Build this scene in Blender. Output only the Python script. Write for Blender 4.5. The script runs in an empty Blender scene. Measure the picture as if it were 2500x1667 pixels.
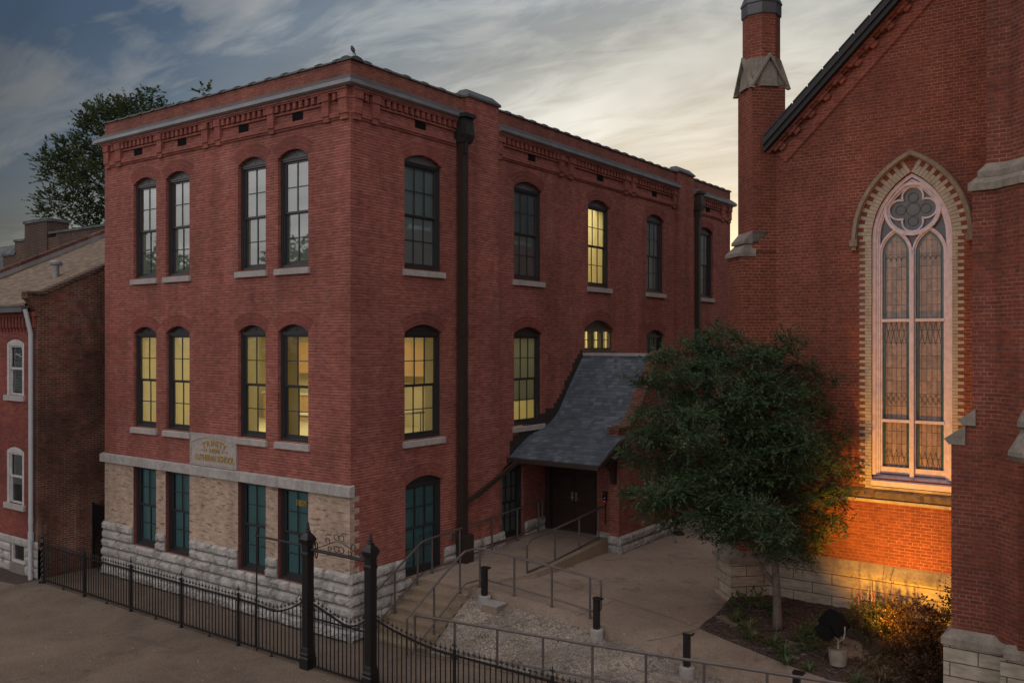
import bpy, math, random
import numpy as np
from mathutils import Vector, Matrix
rnd = random.Random(7)
S = bpy.context.scene
COL = S.collection
# ------------------------------------------------------------------ camera
cd = bpy.data.cameras.new('camera'); cam = bpy.data.objects.new('camera', cd); COL.objects.link(cam)
cd.sensor_width = 36; cd.lens = 31.2; cd.clip_end = 2000; cd.clip_start = .1
cam.location = (14.68, -14.06, 6.78); cam.rotation_euler = (math.radians(90), 0, math.radians(35.92))
S.camera = cam
# ------------------------------------------------------------------ sky, sun, exposure
SUN_AZ = math.radians(22)            # west of +Y, behind the church
SUN_DIR = Vector((-math.sin(SUN_AZ), math.cos(SUN_AZ), .07)).normalized()
W = bpy.data.worlds.new('World'); S.world = W; W.use_nodes = True
nt = W.node_tree; nt.nodes.clear()
def nd(nt, t, **kw):
    n = nt.nodes.new(t)
    for k, v in kw.items():
        if hasattr(n, k) and not isinstance(n.inputs.get(k), bpy.types.NodeSocket): setattr(n, k, v)
        else: n.inputs[k].default_value = v
    return n
def math_(nt, op, a, b=None, c=None, clamp=False):
    n = nt.nodes.new('ShaderNodeMath'); n.operation = op; n.use_clamp = clamp
    for i, v in enumerate((a, b, c)):
        if v is None: continue
        if isinstance(v, (int, float)): n.inputs[i].default_value = v
        else: nt.links.new(v, n.inputs[i])
    return n.outputs[0]
def mixc(nt, f, a, b, mode='MIX'):
    n = nt.nodes.new('ShaderNodeMix'); n.data_type = 'RGBA'; n.blend_type = mode
    for s, v in ((n.inputs[0], f), (n.inputs[6], a), (n.inputs[7], b)):
        if isinstance(v, (int, float)): s.default_value = v
        elif isinstance(v, tuple): s.default_value = v if len(v) == 4 else (*v, 1)
        else: nt.links.new(v, s)
    return n.outputs[2]
def ramp(nt, f, stops, interp='LINEAR'):
    n = nt.nodes.new('ShaderNodeValToRGB'); n.color_ramp.interpolation = interp
    e = n.color_ramp.elements
    while len(e) < len(stops): e.new(.5)
    for k, (p, c) in enumerate(stops):
        e[k].position = p; e[k].color = c if isinstance(c, tuple) and len(c) == 4 else ((*c, 1) if isinstance(c, tuple) else (c, c, c, 1))
    nt.links.new(f, n.inputs[0]); return n.outputs[0]
def noise(nt, vec, scale, detail=4, rough=.55, dist=0.):
    n = nt.nodes.new('ShaderNodeTexNoise'); n.inputs['Scale'].default_value = scale
    n.inputs['Detail'].default_value = detail; n.inputs['Roughness'].default_value = rough; n.inputs['Distortion'].default_value = dist
    nt.links.new(vec, n.inputs['Vector']); return n.outputs['Fac']
def vmul(nt, v, s):
    n = nt.nodes.new('ShaderNodeVectorMath'); n.operation = 'MULTIPLY'; nt.links.new(v, n.inputs[0]); n.inputs[1].default_value = s; return n.outputs[0]
tc = nd(nt, 'ShaderNodeTexCoord'); G = tc.outputs['Generated']
sky = nd(nt, 'ShaderNodeTexSky', sky_type='NISHITA', sun_disc=False, sun_elevation=math.radians(4), sun_rotation=-SUN_AZ)
dot = nt.nodes.new('ShaderNodeVectorMath'); dot.operation = 'DOT_PRODUCT'; nt.links.new(G, dot.inputs[0]); dot.inputs[1].default_value = SUN_DIR
sp = nd(nt, 'ShaderNodeSeparateXYZ'); nt.links.new(G, sp.inputs[0])
zc = math_(nt, 'MAXIMUM', sp.outputs[2], 0.)
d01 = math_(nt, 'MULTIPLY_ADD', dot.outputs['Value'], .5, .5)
base = ramp(nt, d01, [(0, (.86, .78, .74)), (.60, (.74, .68, .66)), (.72, (.12, .13, .15)), (.82, (.014, .031, .068)), (.90, (.042, .078, .138)), (.955, (.18, .22, .26)), (.975, (.29, .32, .335)), (1, (.42, .42, .39))])  # first two stops: unseen sky behind the camera, raised to light the facades
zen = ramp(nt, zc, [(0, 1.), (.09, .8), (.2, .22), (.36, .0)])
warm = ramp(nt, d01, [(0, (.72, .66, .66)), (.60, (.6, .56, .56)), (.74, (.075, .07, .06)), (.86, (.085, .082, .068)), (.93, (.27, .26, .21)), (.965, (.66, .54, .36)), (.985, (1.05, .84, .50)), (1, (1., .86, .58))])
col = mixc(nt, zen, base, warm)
zz = math_(nt, 'ADD', zc, .16)
px = math_(nt, 'DIVIDE', sp.outputs[0], zz); py = math_(nt, 'DIVIDE', sp.outputs[1], zz)
cb = nd(nt, 'ShaderNodeCombineXYZ'); nt.links.new(px, cb.inputs[0]); nt.links.new(py, cb.inputs[1])
mp = nd(nt, 'ShaderNodeMapping'); nt.links.new(cb.outputs[0], mp.inputs[0]); mp.inputs['Rotation'].default_value = (0, 0, math.radians(-22)); mp.inputs['Scale'].default_value = (.55, 1.5, 1); mp.inputs['Location'].default_value = (2.3, .4, 0)
n1 = noise(nt, mp.outputs[0], 1.25, 7, .57, .75)
n2 = noise(nt, mp.outputs[0], 5.0, 6, .62, 1.3)
nn = math_(nt, 'MULTIPLY_ADD', n2, .35, n1)
cl = ramp(nt, nn, [(.60, 0.), (.68, .5), (.79, 1.)])
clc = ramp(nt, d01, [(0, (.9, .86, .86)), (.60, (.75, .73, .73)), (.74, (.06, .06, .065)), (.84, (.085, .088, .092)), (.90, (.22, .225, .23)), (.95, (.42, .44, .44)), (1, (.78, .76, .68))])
clf = math_(nt, 'MULTIPLY', cl, .80)
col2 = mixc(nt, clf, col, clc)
# darker undersides between the streaks
dk = ramp(nt, noise(nt, mp.outputs[0], .8, 5, .6, .5), [(.35, .72), (.6, 1.1)])
col2 = mixc(nt, 1., col2, dk, 'MULTIPLY')
sk = vmul(nt, sky.outputs[0], (.010, .010, .010))
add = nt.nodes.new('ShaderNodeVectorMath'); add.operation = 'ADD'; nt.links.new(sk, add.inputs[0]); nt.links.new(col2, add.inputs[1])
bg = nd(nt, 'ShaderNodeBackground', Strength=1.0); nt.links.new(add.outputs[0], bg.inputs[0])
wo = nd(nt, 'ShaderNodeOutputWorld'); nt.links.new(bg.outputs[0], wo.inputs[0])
sl = bpy.data.lights.new('sun', 'SUN'); so = bpy.data.objects.new('sun', sl); COL.objects.link(so)
sl.energy = .5; sl.angle = math.radians(12); sl.color = (1, .78, .5)
so.rotation_euler = SUN_DIR.to_track_quat('Z', 'Y').to_euler(); so.location = (0, 40, 30)
vs = S.view_settings; vs.view_transform = 'Standard'; vs.look = 'None'; vs.gamma = 1; vs.exposure = .22; vs.use_curve_mapping = False
S.cycles.use_denoising = True; S.cycles.max_bounces = 6; S.cycles.transparent_max_bounces = 12
S.cycles.sample_clamp_indirect = 4

# ------------------------------------------------------------------ materials
def newmat(name):
    m = bpy.data.materials.new(name); m.use_nodes = True; nt = m.node_tree; nt.nodes.clear()
    out = nd(nt, 'ShaderNodeOutputMaterial'); b = nd(nt, 'ShaderNodeBsdfPrincipled'); nt.links.new(b.outputs[0], out.inputs[0])
    return m, nt, b, out
def pos(nt): return nt.nodes.new('ShaderNodeNewGeometry').outputs['Position']
def wall_uv(nt):
    g = nt.nodes.new('ShaderNodeNewGeometry')
    s = nd(nt, 'ShaderNodeSeparateXYZ'); nt.links.new(g.outputs['Position'], s.inputs[0])
    n = nd(nt, 'ShaderNodeSeparateXYZ'); nt.links.new(g.outputs['True Normal'], n.inputs[0])
    ln = math_(nt, 'SQRT', math_(nt, 'MAXIMUM', math_(nt, 'ADD', math_(nt, 'MULTIPLY', n.outputs[0], n.outputs[0]), math_(nt, 'MULTIPLY', n.outputs[1], n.outputs[1])), 1e-4))
    a = math_(nt, 'DIVIDE', math_(nt, 'SUBTRACT', math_(nt, 'MULTIPLY', n.outputs[0], s.outputs[1]), math_(nt, 'MULTIPLY', n.outputs[1], s.outputs[0])), ln)
    c = nd(nt, 'ShaderNodeCombineXYZ'); nt.links.new(a, c.inputs[0]); nt.links.new(s.outputs[2], c.inputs[1])
    return c.outputs[0], g.outputs['Position']
def bump(nt, b, h, strength, dist=.01):
    n = nd(nt, 'ShaderNodeBump', Strength=strength, Distance=dist); nt.links.new(h, n.inputs['Height']); nt.links.new(n.outputs[0], b.inputs['Normal'])
def simple(name, c, rough=.6, metal=0., var=.25, scale=6., bmp=.0, spec=.5, c2=None):
    m, nt, b, o = newmat(name); p = pos(nt)
    f = noise(nt, p, scale, 5, .6)
    c2 = c2 or tuple(x * (1 - var) for x in c)
    k = ramp(nt, f, [(.3, (*c2, 1)), (.68, (*c, 1))]); nt.links.new(k, b.inputs['Base Color'])
    b.inputs['Roughness'].default_value = rough; b.inputs['Metallic'].default_value = metal
    b.inputs['Specular IOR Level'].default_value = spec
    if bmp: bump(nt, b, noise(nt, p, scale * 8, 4), bmp, .01)
    return m
def brick(name, c1, c2, mortar, bw=.2, bh=.0665, ms=.006, stain=(.62, 1.12), eff=0., dark=0., bmp=.35, mvar=0., spots=None, sq=False, hline=0.):
    m, nt, b, o = newmat(name); uv, p = wall_uv(nt)
    bt = nt.nodes.new('ShaderNodeTexBrick'); nt.links.new(uv, bt.inputs['Vector'])
    bt.offset = .5
    if sq: bt.squash = .5; bt.squash_frequency = 6
    bt.inputs['Scale'].default_value = 1; bt.inputs['Brick Width'].default_value = bw; bt.inputs['Row Height'].default_value = bh
    bt.inputs['Mortar Size'].default_value = ms; bt.inputs['Mortar Smooth'].default_value = .25; bt.inputs['Bias'].default_value = -.1
    bt.inputs['Color1'].default_value = (*c1, 1); bt.inputs['Color2'].default_value = (*c2, 1); bt.inputs['Mortar'].default_value = (*mortar, 1)
    if mvar:   # mortar joints that come and go with soot
        mc = ramp(nt, noise(nt, p, .9, 4), [(.35, (*[x * (1 - mvar) for x in mortar], 1)), (.65, (*mortar, 1))]); nt.links.new(mc, bt.inputs['Mortar'])
    c = bt.outputs['Color']
    if hline:
        sz_ = nd(nt, 'ShaderNodeSeparateXYZ'); nt.links.new(p, sz_.inputs[0])
        fr = math_(nt, 'FRACT', math_(nt, 'DIVIDE', sz_.outputs[2], bh)); ln_ = math_(nt, 'GREATER_THAN', fr, .86)
        br_ = ramp(nt, noise(nt, vmul(nt, p, (1.1, 1.1, 9.)), 1., 3, .6), [(.40, .15), (.62, 1.)])
        c = mixc(nt, math_(nt, 'MULTIPLY', math_(nt, 'MULTIPLY', ln_, br_), hline), c, (.50, .30, .26))
    s1 = ramp(nt, noise(nt, p, .33, 6, .62, .4), [(.3, stain[0]), (.7, stain[1])])
    c = mixc(nt, 1., c, s1, 'MULTIPLY')
    st = ramp(nt, noise(nt, vmul(nt, p, (1.2, 1.2, .12)), 1.6, 5), [(.35, .80), (.6, 1.08)])
    c = mixc(nt, .8, c, st, 'MULTIPLY')
    pb = ramp(nt, noise(nt, vmul(nt, p, (5, 5, 15)), 1., 1), [(.35, .80), (.65, 1.14)])
    c = mixc(nt, .9, c, pb, 'MULTIPLY')
    sh = ramp(nt, noise(nt, vmul(nt, p, (.9, .9, 1.4)), .8, 3, .5, .2), [(.56, 0.), (.60, .14)]); c = mixc(nt, sh, c, mixc(nt, 1., c, (.72, .70, .72), 'MULTIPLY'))
    if eff:
        e = ramp(nt, noise(nt, vmul(nt, p, (1, 1, .35)), .8, 7, .7), [(.57, 0.), (.8, eff)]); c = mixc(nt, e, c, (.38, .27, .26))
    if dark:
        e = ramp(nt, noise(nt, p, .55, 7, .65), [(.5, 0.), (.66, dark)]); c = mixc(nt, e, c, (.05, .022, .018))
    if spots:
        e = ramp(nt, noise(nt, vmul(nt, uv, (3.2, 13., 1)), 1., 2, .5), [(.60, 0.), (.66, .8)]); c = mixc(nt, e, c, spots)
    nt.links.new(c, b.inputs['Base Color']); b.inputs['Roughness'].default_value = .85; b.inputs['Specular IOR Level'].default_value = .3
    inv = math_(nt, 'SUBTRACT', 1., bt.outputs['Fac'])
    h = math_(nt, 'ADD', inv, math_(nt, 'MULTIPLY', noise(nt, p, 40, 3), .4)); bump(nt, b, h, bmp, .006)
    return m
M = {}
M['brick'] = brick('school_brick', (.300, .088, .068), (.220, .061, .048), (.40, .20, .165), ms=.0035, stain=(.74, 1.1), eff=.32, dark=.2, mvar=.55, bmp=.15, hline=.85)
M['arch_brick'] = brick('arch_brick', (.255, .078, .063), (.22, .066, .054), (.3, .1, .08), bw=3., bh=3., ms=0.0, eff=.3)
M['mortar'] = simple('pale_mortar', (.50, .29, .26), .9)
M['tan'] = brick('tan_brick', (.47, .345, .265), (.385, .27, .20), (.46, .37, .31), ms=.005, stain=(.8, 1.1), spots=(.14, .085, .055), eff=.5)
M['church'] = brick('church_brick', (.245, .064, .040), (.185, .048, .031), (.38, .185, .135), bh=.069, bw=.21, ms=.0075, stain=(.75, 1.05), mvar=.35, dark=.2, sq=True)
M['tower'] = brick('tower_brick', (.245, .062, .038), (.18, .046, .030), (.33, .18, .14), bh=.069, bw=.21, ms=.0075, stain=(.65, 1.05), mvar=.5, dark=.25, sq=True)
M['corbel'] = brick('moulded_brick', (.34, .085, .055), (.25, .062, .042), (.32, .2, .16), bh=.069, bw=.21, ms=.006)
M['frieze'] = brick('frieze_brick', (.30, .088, .070), (.25, .074, .058), (.34, .17, .14), ms=.004, stain=(.75, 1.1), dark=.15)
M['old'] = brick('old_side_brick', (.165, .052, .038), (.085, .030, .024), (.30, .22, .16), bw=.21, ms=.009, stain=(.35, 1.2), mvar=.8, dark=.5, eff=.75)
M['housefront'] = brick('house_front_brick', (.25, .058, .045), (.20, .048, .038), (.26, .12, .10), ms=.005, stain=(.7, 1.1), dark=.3)
M['copebrick'] = brick('coping_brick', (.17, .060, .045), (.13, .046, .036), (.25, .13, .1), bh=.075, bw=.11, ms=.006)
M['parapet'] = brick('parapet_brick', (.26, .085, .062), (.21, .068, .05), (.30, .17, .14), ms=.004, stain=(.7, 1.1), dark=.3)
M['farbrick'] = brick('far_brick', (.085, .038, .028), (.055, .024, .019), (.20, .165, .13), ms=.009, stain=(.6, 1.1), dark=.3, bh=.075, bw=.23)
def stone(name, c, c2, scale=3., bmp=.5, rough=.85, dirt=.0):
    m, nt, b, o = newmat(name); p = pos(nt)
    f = noise(nt, p, scale, 8, .65, .3); k = ramp(nt, f, [(.3, (*c2, 1)), (.62, (*c, 1))])
    f2 = ramp(nt, noise(nt, p, scale * 9, 6, .7), [(.35, .72), (.6, 1.05)]); k = mixc(nt, .8, k, f2, 'MULTIPLY')
    if dirt:
        e = ramp(nt, noise(nt, vmul(nt, p, (3, 3, .5)), 1.2, 6, .65), [(.48, 0.), (.7, dirt)]); k = mixc(nt, e, k, (.07, .06, .055))
    nt.links.new(k, b.inputs['Base Color']); b.inputs['Roughness'].default_value = rough; b.inputs['Specular IOR Level'].default_value = .3
    bump(nt, b, noise(nt, p, scale * 7, 8, .7), bmp, .03); return m
M['stone'] = stone('rock_faced_limestone', (.50, .475, .46), (.30, .28, .27), 3.2, .9, dirt=.55)
M['smooth'] = stone('dressed_limestone', (.42, .40, .385), (.31, .29, .28), 1.6, .2, dirt=.3)
M['sill'] = stone('sill_stone', (.42, .385, .37), (.34, .31, .30), 2.5, .15, dirt=.15)
M['plaque'] = stone('plaque_stone', (.40, .35, .33), (.35, .31, .295), 1.2, .1)
M['joint'] = simple('joint_mortar', (.20, .18, .17), .95)
M['churchstone'] = brick('church_ashlar', (.40, .345, .28), (.34, .29, .235), (.10, .07, .05), bw=.85, bh=.238, ms=.010, stain=(.75, 1.1), bmp=.6)
M['capstone'] = stone('weathered_capstone', (.30, .26, .22), (.19, .165, .14), 2.2, .4, dirt=.5)
M['hood'] = stone('hood_stone', (.33, .25, .185), (.24, .185, .14), 2.5, .25, dirt=.35)
M['rough'] = stone('rough_band_stone', (.21, .16, .15), (.11, .085, .08), 6., 1.2, dirt=.3)
M['cream'] = stone('cream_brick', (.52, .45, .355), (.36, .31, .24), 5., .3, dirt=.35)
M['redblock'] = simple('red_block', (.22, .05, .035), .85, var=.3)
M['flash'] = simple('cornice_metal', (.27, .265, .28), .45, .35, .35, 1.8)
M['flash2'] = simple('cornice_metal_dark', (.11, .11, .12), .5, .35, .35, 1.4)
M['tile'] = simple('glazed_coping_tile', (.065, .062, .066), .6, 0, .4, 5)
M['lead'] = simple('old_copper_head', (.05, .05, .052), .5, .5, .6, 12)
M['brown'] = simple('brown_painted_metal', (.050, .036, .030), .45, .3, .2, 3)
M['frame'] = simple('charcoal_window_paint', (.030, .030, .033), .35, 0, .2, 4, spec=.6)
M['framegrey'] = simple('grey_panel_paint', (.13, .13, .135), .5, 0, .3, 4)  # paler grey for the arched panels of the top row windows
M['olive'] = simple('olive_brown_paint', (.075, .062, .045), .45, 0, .2, 4)
M['reveal'] = brick('reveal_brick', (.20, .055, .045), (.17, .045, .036), (.25, .13, .11), ms=.004)
M['interior'] = simple('cream_plaster', (.62, .56, .37), .8, 0, .06, 1)
M['wood'] = simple('maple_cabinet', (.62, .40, .20), .5, 0, .12, 2)
M['white'] = simple('white_enamel', (.75, .74, .68), .35, 0, .05, 2)
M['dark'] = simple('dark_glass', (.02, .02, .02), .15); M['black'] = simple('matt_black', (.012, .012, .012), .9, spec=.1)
M['whitepaint'] = simple('white_window_paint', (.52, .50, .50), .55, 0, .3, 7, .2)
M['stonepaint'] = simple('peeling_white_paint', (.72, .59, .64), .55, 0, .28, 9, .3)
M['blind'] = simple('white_slatted_blind', (.24, .26, .28), .6, 0, .1, 3)
M['iron'] = simple('black_iron', (.012, .012, .014), .35, .2, .5, 20, .3, spec=.6)
M['rail'] = simple('brown_handrail_paint', (.135, .112, .108), .35, .3, .25, 8)
M['blackroof'] = simple('tarred_roof_edge', (.020, .020, .024), .6, 0, .4, 3, .3)
M['pot'] = simple('cast_concrete', (.33, .31, .30), .9, 0, .25, 14, .4)
M['chrome'] = simple('brushed_steel', (.6, .6, .62), .25, .9, .1)
M['gold'] = simple('gold_leaf', (.42, .27, .05), .4, .2, .35, 20)
M['gold2'] = simple('gold_leaf_number', (.40, .26, .06), .35, .2, .2, 20)
M['door'] = simple('dark_oak_door', (.035, .018, .014), .4, 0, .4, 5, .2)
M['bark'] = stone('bark', (.17, .13, .115), (.09, .068, .06), 9, .6)
M['soffit'] = simple('soffit_brown', (.03, .024, .02), .7)
M['pipe'] = simple('white_painted_pipe', (.42, .43, .46), .5, .1, .12, 3)
def slate(name, c1, c2, bw, bh, dk=.35, side=False):
    m, nt, b, o = newmat(name)
    p = pos(nt); s = nd(nt, 'ShaderNodeSeparateXYZ'); nt.links.new(p, s.inputs[0])
    c = nd(nt, 'ShaderNodeCombineXYZ'); nt.links.new(s.outputs[0], c.inputs[0])
    nt.links.new(math_(nt, 'MULTIPLY_ADD', s.outputs[2], 1., math_(nt, 'MULTIPLY', s.outputs[1], .55)), c.inputs[1])
    bt = nt.nodes.new('ShaderNodeTexBrick'); nt.links.new(c.outputs[0], bt.inputs['Vector'])
    bt.offset = .37; bt.offset_frequency = 2; bt.squash = .7; bt.squash_frequency = 3
    bt.inputs['Scale'].default_value = 1; bt.inputs['Brick Width'].default_value = bw; bt.inputs['Row Height'].default_value = bh
    bt.inputs['Mortar Size'].default_value = .004; bt.inputs['Mortar Smooth'].default_value = .3
    bt.inputs['Color1'].default_value = (*c1, 1); bt.inputs['Color2'].default_value = (*c2, 1); bt.inputs['Mortar'].default_value = (*[x * dk for x in c2], 1)
    k = mixc(nt, .9, bt.outputs['Color'], ramp(nt, noise(nt, vmul(nt, c.outputs[0], (1 / bw, 1 / bh * .9, 1)), 1., 1), [(.35, .6), (.65, 1.35)]), 'MULTIPLY')
    k = mixc(nt, .6, k, ramp(nt, noise(nt, p, .8, 5), [(.3, .8), (.7, 1.15)]), 'MULTIPLY')
    nt.links.new(k, b.inputs['Base Color']); b.inputs['Roughness'].default_value = .8
    fr = math_(nt, 'FRACT', math_(nt, 'DIVIDE', nt.nodes[c.name].outputs[0] if False else math_(nt, 'MULTIPLY_ADD', s.outputs[2], 1., math_(nt, 'MULTIPLY', s.outputs[1], .55)), bh))
    h = math_(nt, 'SUBTRACT', 1., fr); bump(nt, b, math_(nt, 'ADD', h, math_(nt, 'MULTIPLY', noise(nt, p, 60, 3), .5)), .5, .012)
    return m
M['shingle'] = slate('slate_grey_shingles', (.155, .185, .235), (.085, .105, .14), .24, .155)
def island_shingle():
    m, nt, b, o = newmat('architectural_shingles'); g = nt.nodes.new('ShaderNodeNewGeometry')
    k = ramp(nt, g.outputs['Random Per Island'], [(0, (.055, .068, .088)), (.5, (.074, .091, .117)), (.85, (.095, .115, .145)), (1, (.125, .145, .175))])
    k = mixc(nt, .8, k, ramp(nt, noise(nt, g.outputs['Position'], 70, 3, .7), [(.3, .7), (.7, 1.25)]), 'MULTIPLY')
    k = mixc(nt, .7, k, ramp(nt, noise(nt, g.outputs['Position'], .9, 5), [(.3, .75), (.7, 1.15)]), 'MULTIPLY')
    nt.links.new(k, b.inputs['Base Color']); b.inputs['Roughness'].default_value = .85; return m
M['shingle'] = island_shingle()
M['brownshingle'] = slate('brown_shingles', (.22, .155, .105), (.15, .105, .075), .4, .10, .6)
M['farslate'] = slate('far_slate', (.09, .10, .11), (.06, .066, .075), .45, .3, .3)
def ground_mat(name, c, c2, sc=60, speck=.5, big=(.75, 1.15), bmp=.4, rough=.9, stains=False):
    m, nt, b, o = newmat(name); p = pos(nt)
    k = ramp(nt, noise(nt, p, sc, 3, .7), [(.36, (*c2, 1)), (.6, (*c, 1)), (.74, (*[min(1, x * (1 + speck)) for x in c], 1))])
    k = mixc(nt, 1., k, ramp(nt, noise(nt, p, .5, 7, .62, .5), [(.3, big[0]), (.7, big[1])]), 'MULTIPLY')
    k = mixc(nt, .5, k, ramp(nt, noise(nt, p, 6, 4, .6), [(.3, .82), (.7, 1.15)]), 'MULTIPLY')
    if stains:
        vo = nd(nt, 'ShaderNodeTexVoronoi', Scale=2.6); nt.links.new(p, vo.inputs['Vector'])
        k = mixc(nt, ramp(nt, vo.outputs['Distance'], [(.035, .65), (.06, 0.)]), k, (.5, .46, .42))
        k = mixc(nt, ramp(nt, noise(nt, p, .9, 8, .7, 1.2), [(.56, 0.), (.66, .45)]), k, (.06, .045, .035))
        v2 = nd(nt, 'ShaderNodeTexVoronoi', Scale=.45, feature='DISTANCE_TO_EDGE'); wv = nt.nodes.new('ShaderNodeVectorMath'); wv.operation = 'ADD'; nt.links.new(p, wv.inputs[0])
        nz_ = nt.nodes.new('ShaderNodeTexNoise'); nz_.inputs['Scale'].default_value = 2.2; nz_.inputs['Detail'].default_value = 6; nt.links.new(p, nz_.inputs['Vector']); nt.links.new(vmul(nt, nz_.outputs['Color'], (.8, .8, .8)), wv.inputs[1]); nt.links.new(wv.outputs[0], v2.inputs['Vector'])
        ck = math_(nt, 'MULTIPLY', ramp(nt, v2.outputs['Distance'], [(.0, 1.), (.006, 0.)]), ramp(nt, noise(nt, p, .35, 3), [(.48, 0.), (.56, .6)]))
        k = mixc(nt, ck, k, (.04, .03, .025))
    nt.links.new(k, b.inputs['Base Color']); b.inputs['Roughness'].default_value = rough
    bump(nt, b, noise(nt, p, sc * 1.3, 4, .7), bmp, .01); return m
M['pavement'] = ground_mat('worn_aggregate_pavement', (.172, .128, .096), (.108, .080, .060), 26, .7, (.66, 1.2), stains=True)
M['terrace'] = ground_mat('exposed_aggregate_concrete', (.335, .255, .20), (.225, .172, .135), 45, .6, (.72, 1.15), stains=True)
M['stepm'] = ground_mat('step_concrete', (.30, .225, .16), (.20, .15, .105), 45, .5, (.75, 1.1))
M['gravelbase'] = ground_mat('crushed_stone', (.36, .30, .25), (.17, .138, .11), 26, .9, (.5, 1.25), 1.)
M['peb'] = simple('pale_pebble', (.30, .26, .235), .9, 0, .75, 3)
M['soil'] = ground_mat('mulch_soil', (.085, .052, .040), (.035, .022, .018), 22, 1.2, (.6, 1.3), 1.)
M['earth'] = ground_mat('earth', (.12, .10, .08), (.08, .07, .055), 5)
M['pavers'] = brick('red_pavers', (.22, .07, .05), (.15, .05, .04), (.07, .05, .04), bw=.2, bh=.1)
def leafmat(name, c, c2, trans=.25):
    m, nt, b, o = newmat(name); p = pos(nt)
    k = ramp(nt, noise(nt, p, 1.7, 4), [(.3, (*c2, 1)), (.7, (*c, 1))])
    oi = nt.nodes.new('ShaderNodeNewGeometry')
    k = mixc(nt, 1., k, ramp(nt, oi.outputs['Random Per Island'], [(0, .6), (1, 1.4)]), 'MULTIPLY')
    nt.links.new(k, b.inputs['Base Color']); b.inputs['Roughness'].default_value = .6; b.inputs['Specular IOR Level'].default_value = .25
    tr = nd(nt, 'ShaderNodeBsdfTranslucent'); nt.links.new(k, tr.inputs[0])
    mx = nd(nt, 'ShaderNodeMixShader'); mx.inputs[0].default_value = trans
    nt.links.new(b.outputs[0], mx.inputs[1]); nt.links.new(tr.outputs[0], mx.inputs[2]); nt.links.new(mx.outputs[0], o.inputs[0]); return m
M['maple'] = leafmat('maple_leaf', (.085, .130, .060), (.038, .068, .036))
M['tree'] = leafmat('street_tree_leaf', (.085, .115, .05), (.05, .075, .034))
M['bush'] = leafmat('barberry_leaf', (.10, .055, .030), (.055, .032, .018), .2)
M['shrub'] = leafmat('green_shrub_leaf', (.050, .058, .024), (.03, .036, .016), .15)
M['lily'] = leafmat('strap_leaf', (.11, .15, .06), (.07, .10, .045), .3)
M['straw'] = leafmat('dry_strap_leaf', (.24, .17, .09), (.14, .10, .055), .2)
M['flower'] = leafmat('pink_petal', (.26, .13, .17), (.17, .08, .12), .1)
M['flowerw'] = leafmat('white_petal', (.36, .30, .28), (.26, .22, .2), .1)
def glassmat(name, tint, refl, rough=.02):
    m = bpy.data.materials.new(name); m.use_nodes = True; nt = m.node_tree; nt.nodes.clear()
    out = nd(nt, 'ShaderNodeOutputMaterial'); t = nd(nt, 'ShaderNodeBsdfTransparent'); t.inputs[0].default_value = (*tint, 1)
    g = nd(nt, 'ShaderNodeBsdfGlossy', Roughness=rough); g.inputs[0].default_value = (.95, .97, 1, 1)
    fr = nd(nt, 'ShaderNodeFresnel', IOR=1.5)
    f = math_(nt, 'MULTIPLY_ADD', fr.outputs[0], 1.2, refl, clamp=True)
    b = nd(nt, 'ShaderNodeBump', Strength=.06, Distance=.02); nt.links.new(noise(nt, pos(nt), 1.7, 2), b.inputs['Height']); nt.links.new(b.outputs[0], g.inputs['Normal'])
    mx = nd(nt, 'ShaderNodeMixShader'); nt.links.new(f, mx.inputs[0]); nt.links.new(t.outputs[0], mx.inputs[1]); nt.links.new(g.outputs[0], mx.inputs[2]); nt.links.new(mx.outputs[0], out.inputs[0])
    return m
M['glass'] = glassmat('window_glass', (.9, .92, .9), .0)
M['glassfront'] = glassmat('sky_mirroring_glass', (.80, .86, .82), .24)
M['glassr'] = glassmat('reflective_window_glass', (.88, .93, .90), .13)
M['shade_pale'] = simple('pale_roller_shade', (.44, .50, .42), .8, 0, .05, 1)
M['shade_teal'] = simple('teal_roller_shade', (.09, .235, .27), .75, 0, .12, 1)
M['shade_reflection_tint'] = simple('reflection_tinted_shade', (.36, .46, .50), .75, 0, .2, 1)  # bluish tint painted in for the cool sky reflected by the glass
M['shade_white'] = simple('white_roller_shade', (.74, .76, .70), .8, 0, .05, 1)
def trans_shade():
    m, nt, b, o = newmat('white_roller_shade'); b.inputs['Base Color'].default_value = (.72, .74, .68, 1); b.inputs['Roughness'].default_value = .8
    tr = nd(nt, 'ShaderNodeBsdfTranslucent'); tr.inputs[0].default_value = (.6, .62, .55, 1); mx = nd(nt, 'ShaderNodeMixShader'); mx.inputs[0].default_value = .35
    nt.links.new(b.outputs[0], mx.inputs[1]); nt.links.new(tr.outputs[0], mx.inputs[2]); nt.links.new(mx.outputs[0], o.inputs[0]); return m
M['shade_white'] = trans_shade()
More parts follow.
